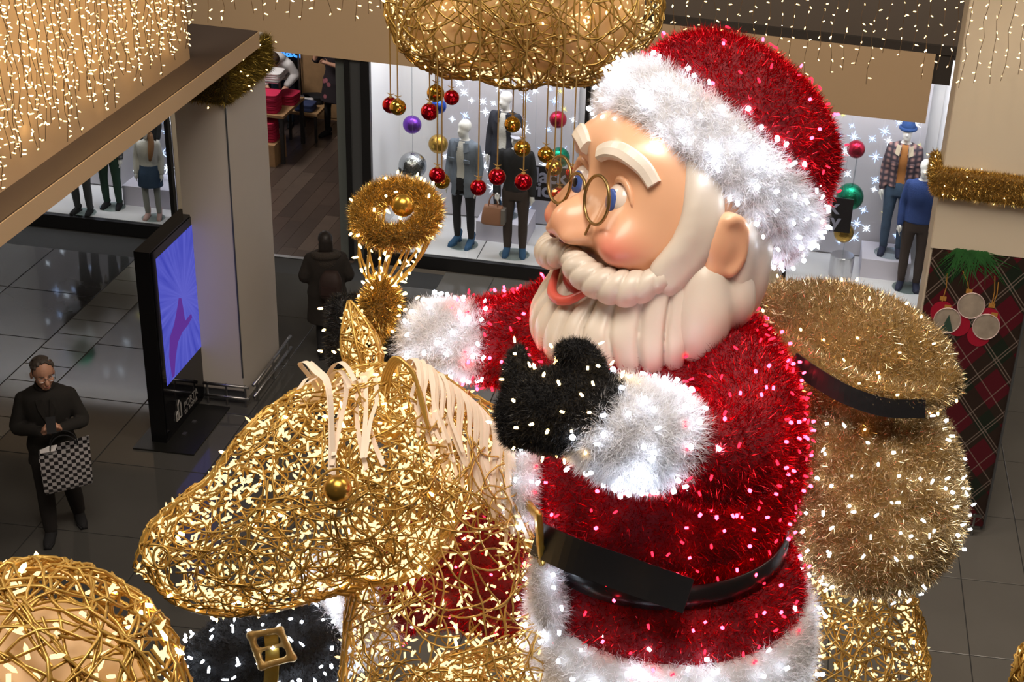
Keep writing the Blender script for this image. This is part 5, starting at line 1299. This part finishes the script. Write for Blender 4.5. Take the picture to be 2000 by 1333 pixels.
nk = at(745, 562, 7.22)
wl_pts = []
for k in range(12):
    t_ = 2 * math.pi * k / 12; top_ = rc_ + .19 * (math.cos(t_) * a_ + math.sin(t_) * b2) - n_ * .05
    mid = (top_ * .45 + nk * .55) + (math.cos(t_) * a_ + math.sin(t_) * b2) * .055
    P = spline([top_, mid, nk + .03 * (math.cos(t_) * a_ + math.sin(t_) * b2)], 12); wl_pts.append(P)
    MB().tube(P, .007, 5).build('wire_rib', M_wire, B, smooth=True)
P = np.vstack([p_[::2] for p_ in wl_pts]); leds('bulbs', P, rng.normal(size=P.shape), .035, .006, LED_warm, B)
hd = MB(); hd.limb([at(745, 560, 7.22), at(745, 590, 7.2), at(738, 620, 7.18), at(735, 650, 7.2)], [.05, .085, .075, .05], 14, 12)
V, F = remeshed(hd, .018, 2); lit('handle', V, F, 12000, .045, .0038, M_goldfoil, M_goldbase, B, 10, LED_warmpt, .07, .006, .020)
# ================================================================== GOLD WIRE HORSE
W = thing('rocking_horse_figure', tuple(at(880, 1333, 6.6) * np.array([1, 1, 0])), 'huge gold wire horse covered in warm string lights with a cream ribbon mane', 'figure')
def mid(px, py, d): return at(px, py, d)
hd = [(298, 1100, 40, 6.42), (325, 1092, 86, 6.42), (390, 1080, 124, 6.45), (470, 1060, 148, 6.50), (550, 1018, 176, 6.55), (630, 965, 200, 6.62), (710, 935, 216, 6.70), (790, 915, 208, 6.78), (860, 905, 165, 6.84), (905, 905, 90, 6.88)]
nkp = [(800, 860, 150, 6.80), (850, 930, 185, 6.84), (880, 1030, 196, 6.88), (885, 1130, 200, 6.88), (882, 1240, 204, 6.86), (880, 1360, 215, 6.84), (900, 1520, 260, 6.9)]
hm = MB()
def pl(rows, wf=.86):
    P = np.array([at(a, b_, d) for a, b_, r, d in rows]); r = np.array([r * d / FOC for a, b_, r, d in rows]); return P, r
P, r = pl(hd); hm.limb(P, r, 24, 36)
V1, F1 = remeshed(hm, .03, 4)
nm = MB(); P, r = pl(nkp); nm.limb(P, r, 24, 30)
V2, F2 = remeshed(nm, .03, 4)
bm = MB()
bm.limb([at(930, 1480, 6.95), at(1150, 1480, 7.25), at(1400, 1430, 7.6), at(1600, 1330, 7.75), at(1665, 1240, 7.8)], [.52, .50, .48, .46, .40], 24, 24)
bm.limb([at(1640, 1230, 7.8), at(1665, 1300, 7.8), at(1650, 1400, 7.8)], [.30, .40, .40], 20, 12)
V3, F3 = remeshed(bm, .05, 4)
M_wire2 = pmat('gold_wire_bright', (.52, .31, .07), .36, metal=.5)
wire_net('head_wires', V1, F1, 430, .62, .035, .0050, M_wire2, W, .012)
wire_net('head_wires', V1 , F1, 130, .55, .035, .0042, M_wire, W, .03, inset=.05)
wire_net('neck_wires', V2, F2, 450, .62, .035, .0050, M_wire2, W, .012)
wire_net('neck_wires', V2, F2, 130, .55, .035, .0042, M_wire, W, .03, inset=.05)
wire_net('body_wires', V3, F3, 760, .7, .045, .0055, M_wire2, W, .02)
LED_cream = emat('led_cream', (1.0, .70, .32), 2.0); 
def scatter_leds(nm_, V, F, n, inset, parent, L=.036, r=.0058, mat=None, keep=None):
    P, N = sample(V, tris(F), n)
    if keep is not None: k = keep(P); P, N = P[k], N[k]
    n = len(P); P = P - N * rng.uniform(0, inset, n)[:, None]
    return leds(nm_, P, unit(rng.normal(size=(n, 3))) + N * .2, rng.uniform(.7, 1.2, n) * L, r, mat or LED_cream, parent)
scatter_leds('head_bulbs', V1, F1, 2000, .07, W)
scatter_leds('neck_bulbs', V2, F2, 2100, .07, W)
scatter_leds('body_bulbs', V3, F3, 3000, .08, W)
for (V, F, n) in ((V1, F1, 90), (V2, F2, 70), (V3, F3, 60)): scatter_leds('bright_bulbs', V, F, n, .0, W, .03, .0068, LED_warmpt)
# long frame rods along the profile
_snap = [make_bvh(V1, F1), make_bvh(V2, F2)]
def snap(p):
    best = min((b_.find_nearest(Vector(p)) for b_ in _snap), key=lambda h: h[3]); return np.array(best[0]) if best[3] < .25 else p
def rod(pts, r=.0085, nm_='frame_rod', sn=True): MB().tube(np.array([snap(q) if sn else q for q in spline([at(*p) for p in pts], 40)]), r, 6).build(nm_, M_wire2, W, smooth=True)
for dd in (-.06, 0.0, .06):
    rod([(288, 1075, 6.40 + dd), (305, 1015, 6.40 + dd), (360, 970, 6.42 + dd), (440, 918, 6.48 + dd), (505, 840, 6.52 + dd), (560, 775, 6.6 + dd), (640, 737, 6.68 + dd), (740, 712, 6.76 + dd), (820, 705, 6.82 + dd)])
    rod([(300, 1150, 6.40 + dd), (350, 1195, 6.42 + dd), (430, 1212, 6.46 + dd), (560, 1190, 6.52 + dd), (690, 1158, 6.6 + dd), (790, 1110, 6.62 + dd), (870, 1020, 6.62 + dd)])
    rod([(830, 705, 6.82 + dd), (900, 770, 6.86 + dd), (960, 850, 6.9 + dd), (1015, 960, 6.92 + dd), (1050, 1080, 6.92 + dd), (1075, 1220, 6.9 + dd), (1085, 1350, 6.9 + dd)])
    rod([(690, 1160, 6.62 + dd), (686, 1230, 6.68 + dd), (682, 1345, 6.7 + dd)])
# eye rings and gold eyes
M_eyegold = pmat('gold_ball_satin', (.50, .28, .05), .28, metal=.9)
for px, py, d, r_ in ((660, 956, 6.06, 27), (763, 838, 6.98, 22)):
    MB().ball(at(px, py, d), r_ * d / FOC, 28, 18).build('eye', M_eyegold, W, smooth=True)
    c_ = at(px, py, d + .04); MB().tube([c_ + 1.45 * r_ * d / FOC * (math.cos(a) * RGT + math.sin(a) * UPV) for a in np.linspace(0, 2 * math.pi, 24, endpoint=False)], .006, 5, closed=True).build('eye_ring', M_wire2, W, smooth=True)
# nostril ring
MB().tube([at(315 + 16 * math.cos(a), 1090 + 22 * math.sin(a), 6.2) for a in np.linspace(0, 2 * math.pi, 16, endpoint=False)], .006, 5, closed=True).build('nostril_ring', M_wire2, W, smooth=True)
# ears: leaf-shaped wire frames
def ear(base, tip, w, d, nm_='ear'):
    b0, t0 = np.array(base), np.array(tip); L = np.linalg.norm(t0 - b0)
    em_ = MB(); P = np.array([at(*(b0 + (t0 - b0) * t_), d) for t_ in (0, .25, .55, .85, 1.0)]); r = np.array([w * .8, w, w * .8, w * .35, w * .06]) * d / FOC
    em_.limb(P, r, 16, 14); V, F = remeshed(em_, .018, 2)
    e = wire_net(nm_, V, F, 70, .26, .025, .0048, M_wire2, W, .006); e['kind'] = 'thing'; del e['kind']
    scatter_leds('bulbs', V, F, 130, .03, e, .034)
    T_, A_, B_ = frames(P)
    for k in range(6):
        a = 2 * math.pi * k / 6; Q = spline([P[i] + r[i] * 1.02 * (math.cos(a) * A_[i] + math.sin(a) * B_[i]) for i in range(5)], 18); MB().tube(Q, .0065, 5).build('frame_rod', M_wire2, e, smooth=True)
ear((716, 725), (682, 588), 40, 6.95); ear((800, 810), (776, 698), 46, 6.62)
for k in range(4): rod([(742 + 5 * k, 770, 6.5), (752 + 5 * k, 725, 6.45), (772 + 4 * k, 699 + 3 * k, 6.42), (800 + 3 * k, 722 + 3 * k, 6.42), (822, 770 + 6 * k, 6.42), (838, 840, 6.42)], .008, 'ear_frame', False)
# ribbons of forelock and mane
M_rib = pmat('cream_ribbon', (.80, .66, .52), .45, trans=0.0)
def c3(x, y): return (260 + x / 2.0415, 680 + y / 2.0415)
def ribbon(pts, d0, d1, w=.020):
    n = len(pts); P = [at(*c3(*p), d0 + (d1 - d0) * i / (n - 1)) for i, p in enumerate(pts)]
    MB().ribbon(spline(P, 26), w, RGT + .3 * UPV + .25 * fwd * random.uniform(-1, 1), .0015).build('mane_ribbon', M_rib, W)
for pts in ([(735, 170), (700, 110), (665, 65), (690, 58), (725, 95), (772, 145), (788, 300), (786, 505)], [(748, 165), (722, 110), (700, 58), (745, 95), (775, 130), (790, 220), (800, 508)],
            [(765, 155), (790, 85), (822, 58), (855, 80), (884, 132)], [(780, 150), (800, 100), (830, 95), (858, 140), (862, 160)], [(800, 150), (838, 115), (850, 180), (826, 300), (792, 470)], [(820, 150), (836, 200), (812, 330), (800, 430)],
            [(905, 120), (893, 210), (897, 330), (930, 488)], [(925, 120), (928, 250), (914, 440)], [(965, 120), (972, 205), (945, 300), (925, 440)], [(915, 130), (922, 230), (958, 370), (998, 468)], [(740, 170), (700, 120), (660, 165)], [(755, 160), (735, 120), (690, 145)]):
    ribbon(pts, 6.50, 6.16)
MB().obox(at(*c3(815, 165), 6.52), [unit(at(*c3(890, 130), 6.55) - at(*c3(735, 195), 6.5)), UPV, fwd], (.165, .022, .012)).build('ribbon_bar', M_rib, W)
for k in range(44):
    t_ = k / 43; sx = 1085 + 390 * t_ + random.uniform(-8, 8); sy = 70 + 330 * t_ ** 1.25 + random.uniform(-8, 8)
    ln = random.uniform(260, 360) + 70 * t_; ex = sx + random.uniform(20, 110); fan = random.uniform(-30, 40)
    ribbon([(sx, sy), (sx + 8, sy - 26), (sx + 34, sy - 22), (sx + 48 + fan * .3, sy + 40), (sx + 40 + fan * .8, sy + ln * .5), (ex + fan * .3, sy + ln)], 6.62, 6.42 + .2 * t_, .016)
MB().tube(spline([at(*c3(x, y), 6.66) for x, y in ((1085, 75), (1200, 110), (1320, 190), (1420, 290), (1500, 430))], 30), .02, 6, flat=.5).build('ribbon_bar', M_rib, W)
# legs and rockers down to the floor (out of the picture)
fz = lambda x, y: np.array([x, y, 0.03])
for (x, y, top_) in ((-1.55, 5.4, at(900, 1720, 6.8)), (-1.15, 6.3, at(960, 1720, 7.1)), (.35, 6.3, at(1600, 1660, 7.7)), (.75, 7.2, at(1680, 1640, 7.9))):
    MB().limb([top_, (top_ + fz(x, y)) / 2 + (0, .05, .2), fz(x, y)], [.28, .17, .12], 12, 12).build('leg', M_wire2, W, smooth=True)

# ================================================================== HALF-SEEN GOLD FIGURES at the picture's edge
def wire_ball(name, c, rad, nw, nl, label, inner, L, r, wr):
    t = thing(name, tuple(np.array(c) - (0, 0, rad[2])), label, 'light figure')
    mb = MB(); mb.ball(c, rad, 32, 20); V, T = mbtris(mb)
    wire_net('wire_net', V, [T], nw, 1.0, .04, wr, M_wire2, t, .015); scatter_leds('bulbs', V, [T], nl, .05, t, L, r)
    scatter_leds('bright_bulbs', V, [T], max(6, nl // 12), .0, t, L * .8, r * 1.2, LED_warmpt)
    if inner: MB().ball(c, np.array(rad) * inner, 32, 20).build('inner_shell', pmat('cream_shell', (.72, .50, .28), .5), t, smooth=True)
    return t
wire_ball('gold_wire_ball', at(55, 1395, 3.6), (.36, .36, .36), 165, 360, 'gold wire ball with warm lights in the bottom left corner', .76, .040, .0056, .0047)
wire_ball('gold_wire_ball', at(2060, 1330, 4.6), (.125, .125, .18), 60, 110, 'edge of a gold wire light figure at the bottom right corner', 0, .034, .005, .0045)

# ================================================================== GOLD WIRE CLOUD WITH HANGING BAUBLES
DC = 9.0
CL = thing('wire_cloud', tuple(at(1030, 180, DC)), 'gold wire cloud with warm lights hanging above the baubles', 'light figure')
cm = MB()
for px, py, rx, ry in ((1030, 10, 250, 140), (900, 40, 140, 115), (830, 10, 80, 90), (1120, 60, 130, 110), (1200, 10, 100, 110), (1010, 90, 110, 85)):
    cm.ball(at(px, py, DC), (rx * DC / FOC, .42 * (rx / 200) ** .5, ry * DC / FOC), 28, 18, [RGT, fwd, UPV])
V, F = remeshed(cm, .05, 6)
wire_net('wire_net', V, F, 190, 1.3, .055, .0066, M_wire, CL, .012, bend=.2); scatter_leds('bulbs', V, F, 1500, .06, CL, .022, .0048)
scatter_leds('bright_bulbs', V, F, 70, .0, CL, .02, .006, LED_warmpt)
ci = V.mean(0); np_mesh('inner_shell', ci + (V - ci) * .86, F, pmat('amber_gauze', (.72, .48, .23), .6), CL, smooth=True)
for px in (900, 1150): MB().tube([at(px, -60, DC), at(px, -60, DC) + (0, 0, .55)], .006, 5).build('cable', M_steel, CL)
M_bred = pmat('bauble_red', (.55, .008, .02), .06, metal=.9); M_bgold = pmat('bauble_gold', (.66, .40, .06), .07, metal=.95); M_cord = pmat('gold_cord', (.38, .24, .07), .5, metal=.3)
baubles = [(763, 206, 16, 'red', 'leftmost hanging red bauble, partly behind a gold one'), (777, 210, 16, 'gold', 'gold bauble in front of the leftmost red one'), (851, 183, 17, 'gold', 'highest hanging gold bauble under the cloud'),
           (882, 191, 15, 'red', 'red bauble right of the highest gold one'), (839, 219, 17, 'red', 'red bauble below the highest gold one'), (854, 343, 16, 'red', 'red bauble behind the low gold one beside the denim jacket'),
           (863, 354, 16, 'gold', 'low gold bauble in front of the red one beside the denim jacket'), (1001, 244, 16, 'gold', 'gold bauble in front of the wrap coat'), (1020, 291, 16.5, 'gold', 'gold bauble over the black sweater\'s shoulder'),
           (934, 367, 16, 'red', 'lowest hanging red bauble, at the denim jacket\'s hem'), (971, 346, 17, 'red', 'red bauble between the denim jacket and the black sweater'), (1022, 356, 17.5, 'red', 'red bauble in front of the black sweater\'s waist'),
           (1066, 303, 16, 'gold', 'gold bauble left of the spectacles'), (1082, 328, 16.5, 'gold', 'gold bauble touching the far spectacle rim'), (1118, 340, 14, 'red', 'red bauble seen through the far spectacle lens'), (1092, 382, 16, 'red', 'red bauble beside the far cheek')]
bvc = make_bvh(V, F)
for i, (px, py, rp, colr, lab) in enumerate(baubles):
    dd = DC + random.uniform(-.2, .2) + (.14 if 'behind' in lab else 0); c = at(px, py, dd); r = rp * dd / FOC
    t = thing('bauble', tuple(c - (0, 0, r)), lab, 'bauble', 'baubles hanging under the wire cloud')
    m = M_bred if colr == 'red' else M_bgold
    MB().ball(c, r, 28, 18).build('ball', m, t, smooth=True)
    MB().lathe([(r * .24, 0), (r * .24, r * .16), (r * .16, r * .2)], c + (0, 0, r * .95), 12).build('cap', M_cord, t)
    h = bvc.ray_cast(Vector(c + (0, 0, r)), Vector((0, 0, 1))); zt = h[0].z if h[0] is not None else c[2] + 1.3
    MB().tube([c + (0, 0, r * 1.1), np.array([c[0], c[1], max(zt, c[2] + .2)])], .0042, 5).build('cord', M_cord, t)
    MB().tube([c + (.0, 0, r * 1.25), c + (-.022, 0, r * 1.55), c + (0, 0, r * 1.35), c + (.022, 0, r * 1.5), c + (0, 0, r * 1.25)], .003, 4).build('bow', M_cord, t)

# ================================================================== ICICLE LIGHT CURTAINS
M_cable = pmat('brown_cable', (.10, .06, .03), .6); LED_ic = emat('led_icicle', (1.0, .64, .24), 8.0); LED_ic2 = emat('led_icicle_bright', (1.0, .70, .32), 40.0)
def strand(parent, top_, length, dens=.075, sway=.012, L=.028, r=.0044, out=(0, 0, 0)):
    n = max(3, int(length / .12)); P = np.array([np.array(top_) + np.array([random.uniform(-sway, sway), random.uniform(-sway, sway), -length * i / (n - 1)]) for i in range(n)])
    mb = MB(); mb.mat = 0; mb.tube(P, .0028, 3)
    m = int(length / dens); 
    for k in range(m):
        f_ = (k + random.random()) / m * (n - 1); i = min(int(f_), n - 2); p = P[i] + (P[i + 1] - P[i]) * (f_ - i)
        d_ = unit(np.array([random.gauss(0, 1), random.gauss(0, 1), random.gauss(-.3, .6)]) + np.array(out)); s_ = unit(np.cross(d_, (.3, .5, .8))); b3 = np.cross(d_, s_)
        q = p + d_ * .012; mb.mat = 2 if random.random() < .035 else 1; l_ = L * random.uniform(.7, 1.2)
        mb.add([q + s_ * r, q + b3 * r, q - s_ * r, q - b3 * r, q + d_ * l_ * .75 + s_ * r, q + d_ * l_ * .75 + b3 * r, q + d_ * l_ * .75 - s_ * r, q + d_ * l_ * .75 - b3 * r, q + d_ * l_],
               [(0, 1, 5, 4), (1, 2, 6, 5), (2, 3, 7, 6), (3, 0, 4, 7), (4, 5, 8), (5, 6, 8), (6, 7, 8), (7, 4, 8), (3, 2, 1, 0)])
    return props(mb.build('strand', [M_cable, LED_ic, LED_ic2], parent), kind='stuff')
cu1 = thing('icicle_lights', (-5.45, 10.5, 6.6), 'dense warm icicle light curtain hanging on the tan gallery panel', 'string lights')
MB().tube([(-5.45, 8.0, 6.6), (-5.45, 13.2, 6.6)], .006, 5).build('carrier_cable', M_cable, cu1)
for y in np.arange(8.6, 13.2, .064):
    px_bot = 3.98 + random.uniform(.0, .34) + (.12 if random.random() < .3 else 0)
    strand(cu1, (-5.47 + random.uniform(-.02, .03), y, 6.6), 6.6 - px_bot, .062, .024, out=(.6, 0, 0))
cu2 = thing('icicle_lights', (0, 12.2, 6.6), 'loose warm icicle light curtain hanging in front of the right column', 'string lights')
MB().tube([(-5.0, 12.2, 6.6), (3.4, 12.2, 6.6)], .006, 5).build('carrier_cable', M_cable, cu2)
def curtain_bottom(x):
    px = 1497 + x * 230
    return 0
xs = np.arange(-4.9, 2.6, .11)
for x in xs:
    if x > -1.05: b_px = 95 + max(0, (x + 1.0)) * 22 + random.uniform(-45, 40)
    else: b_px = 22 + random.uniform(-22, 26)
    pr = None
    # height of the strand's end from the measured bottom line of the curtain
    zs = np.linspace(3.8, 6.4, 80); yy = []
    for z in zs:
        v = np.array([x, 12.2, z]) - CAM; yy.append(PY - FOC * v.dot(UPV) / v.dot(fwd))
    zb = zs[int(np.argmin(np.abs(np.array(yy) - b_px)))]
    strand(cu2, (x, 12.2 + random.uniform(-.05, .05), 6.6), 6.6 - zb, .085, .02, L=.028)
st('trim_10', MB().box(-6.0, 6.0, 12.1, 12.3, 6.62, 6.9), M_tan)

# ================================================================== TINSEL GARLANDS on pillar and column
def garland(name, pts, r, n, label, nl, th=.05):
    t = thing(name, tuple(pts[0] - np.array((0, 0, r))), label, 'garland', 'gold tinsel garlands')
    mb = MB(); mb.tube(spline(np.array(pts), 24), r, 12); V, F = remeshed(mb, .03, 2)
    o = lit('core', V, F, n, th, .006, M_goldfoil, M_goldbase, t, nl, LED_ic, .08, .006, .022)
    return t
y0 = 13.70
g1 = thing('garland', (-5.45, 13.7, 3.2), 'dark gold tinsel garland wrapped round the top of the white pillar', 'garland', 'gold tinsel garlands')
mb = MB(); mb.box(-6.0, -5.40, 13.66, 13.75, 3.34, 3.70); mb.box(-5.45, -5.38, 13.66, 14.9, 3.34, 3.70)
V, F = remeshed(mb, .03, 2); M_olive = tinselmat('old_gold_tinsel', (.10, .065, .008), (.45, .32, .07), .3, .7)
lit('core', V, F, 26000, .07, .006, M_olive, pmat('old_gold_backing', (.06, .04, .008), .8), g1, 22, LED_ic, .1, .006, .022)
g2 = thing('garland', (1.9, 12.8, 3.5), 'bright gold tinsel garland wrapped round the beige right column', 'garland', 'gold tinsel garlands')
mb = MB(); mb.box(1.36, 2.5, 12.74, 12.845, 3.55, 3.80); mb.box(1.33, 1.405, 12.74, 13.30, 3.55, 3.80)
V, F = remeshed(mb, .03, 2); lit('core', V, F, 26000, .05, .006, M_goldfoil, M_goldbase, g2, 30, LED_ic, .12, .005, .02)
